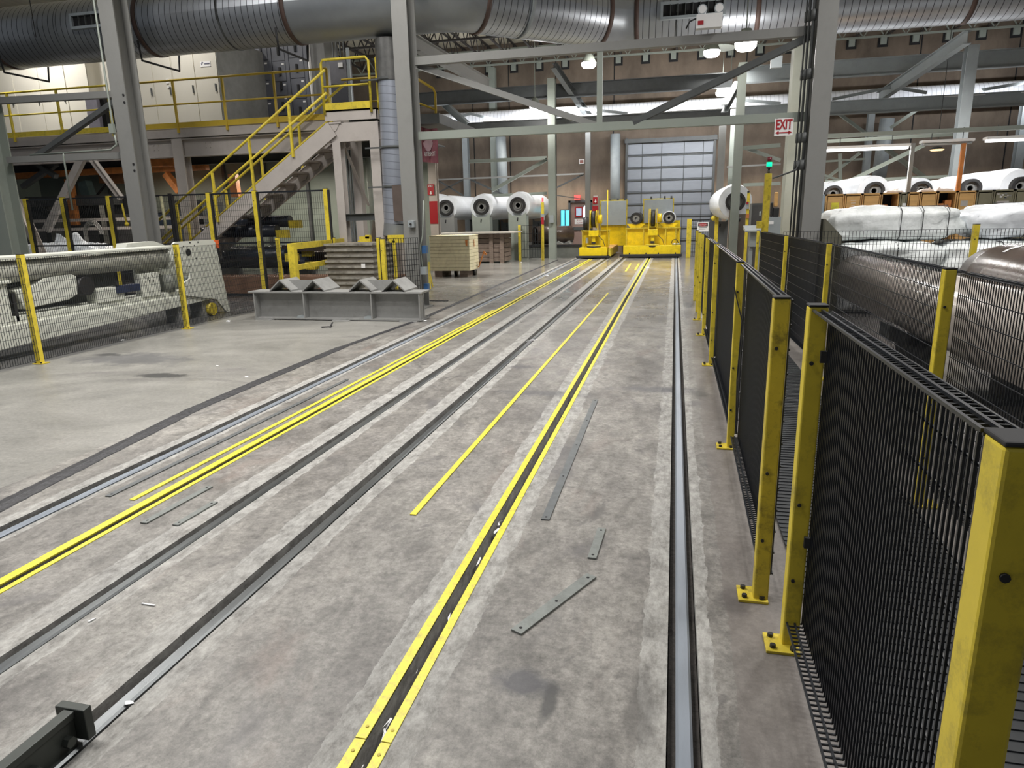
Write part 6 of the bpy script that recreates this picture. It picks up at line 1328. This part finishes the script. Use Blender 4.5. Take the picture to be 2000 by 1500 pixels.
bale((4.75, 12.1, .82), (.80, .75, .27), 'dirty white bale in the second layer, middle one', 14, straps=(-.1, .4))
bale((6.4, 12.1, .82), (.80, .75, .27), 'dirty white bale in the second layer, at the right edge', 15)
bale((3.2, 12.3, .27), (.9, .8, .27), 'white bale on the floor, leftmost of the bottom layer', 16)
bale((4.85, 12.1, .27), (.82, .8, .27), 'white bale on the floor in the middle of the bottom layer', 17)
bale((6.5, 12.1, .27), (.80, .8, .27), 'white bale on the floor at the right of the bottom layer', 18)
b = MB(); a = P(1600, 425, 11.6); a.x = 2.24; b.prism([V((a.x, 11.5, 0)), V((P(1645, 462, 11.5).x, 11.5, 0)), V((P(1645, 462, 11.5).x, 11.5, P(1645, 462, 11.5).z)), V((a.x, 11.5, P(1597, 428, 11.5).z))], (0, .5, 0)); b.build('olive_chute', mat('olive_sheet', (.12, .115, .085), .6), at=(a.x, 11.5, 0), label='olive slanted sheet-metal box at the foot of the right grey column', cat='box')
# big rolls right of the walkway
q = thing('long_roll', (2.02, 4, .84), 'long brown-beige roll lying right of the walkway fence, nearer one', 'roll')
RB = mat('beige_film', (.42, .375, .335), .22, var=.35, scale=2, bump=.2, stretch=(1, .3, 1))
b = MB(); N = 24; b.tube([(2.02, 1.2+i*.30, .84) for i in range(N+1)], .26, 48, rad=[.26+.004*math.sin(i*1.7) for i in range(N+1)]); b.build('wrap', RB, q)
b = MB(); b.tube([(2.02, 1.1, .84), (2.02, 1.2, .84)], .08, 20); b.tube([(2.02, 8.4, .84), (2.02, 8.55, .84)], .08, 20); b.build('core', RUBB, q)
q = thing('long_roll', (2.85, 4, .95), 'glossy dark brown roll with white smears, behind the beige one at right', 'roll')
b = MB(); N = 20; b.tube([(2.80, 1.2+i*.29, .95) for i in range(N+1)], .33, 48, rad=[.33 if 0 < i < N else .29 for i in range(N+1)]); b.build('wrap', BROWN, q)
random.seed(9); WS = mat('white_smear', (.75, .75, .76), .4)
for k in range(26):
    b = MB(); y = random.uniform(3.6, 6.4); a0 = random.uniform(.25, 1.5)+.6; L_ = random.uniform(.04, .16); w_ = random.uniform(.03, .12); n_ = 5
    if random.random() < .5: w_, L_ = .05, .35
    for i in range(n_):
        p = [];
        for (aa, yy) in ((a0+L_*i/n_*2, y+.3*w_*math.sin(i*2)), (a0+L_*(i+1)/n_*2, y+.3*w_*math.sin(i*2+2)), (a0+L_*(i+1)/n_*2, y+w_), (a0+L_*i/n_*2, y+w_)): p.append((2.80-math.cos(aa)*.3325, yy, .95+math.sin(aa)*.3325))
        b.poly(p)
    b.build('white_smear', WS, q)
for (x, r_, z_) in ((2.02, .26, .84), (2.80, .33, .95)):
    for y in (1.8, 6.2):
        q = thing('roll_cradle', (x, y, 0), 'dark cradle stand under the %s roll, %s' % ('beige' if x < 2.5 else 'dark brown', 'nearer one' if y < 3 else 'farther one'), 'stand', 'cradle stands under the long rolls')
        bx(q, 'column', GRYD, x-.10, x+.10, y, y+.3, .03, z_-r_-.04); bx(q, 'base', GRYD, x-.25, x+.25, y-.05, y+.35, 0, .03); b = MB(); b.prism([(x-.24, y, z_-r_+.06), (x, y, z_-r_-.05), (x+.24, y, z_-r_+.06), (x+.24, y, z_-r_-.06), (x, y, z_-r_-.12), (x-.24, y, z_-r_-.06)][::-1], (0, .3, 0)); b.build('vee_block', GRYD, q)
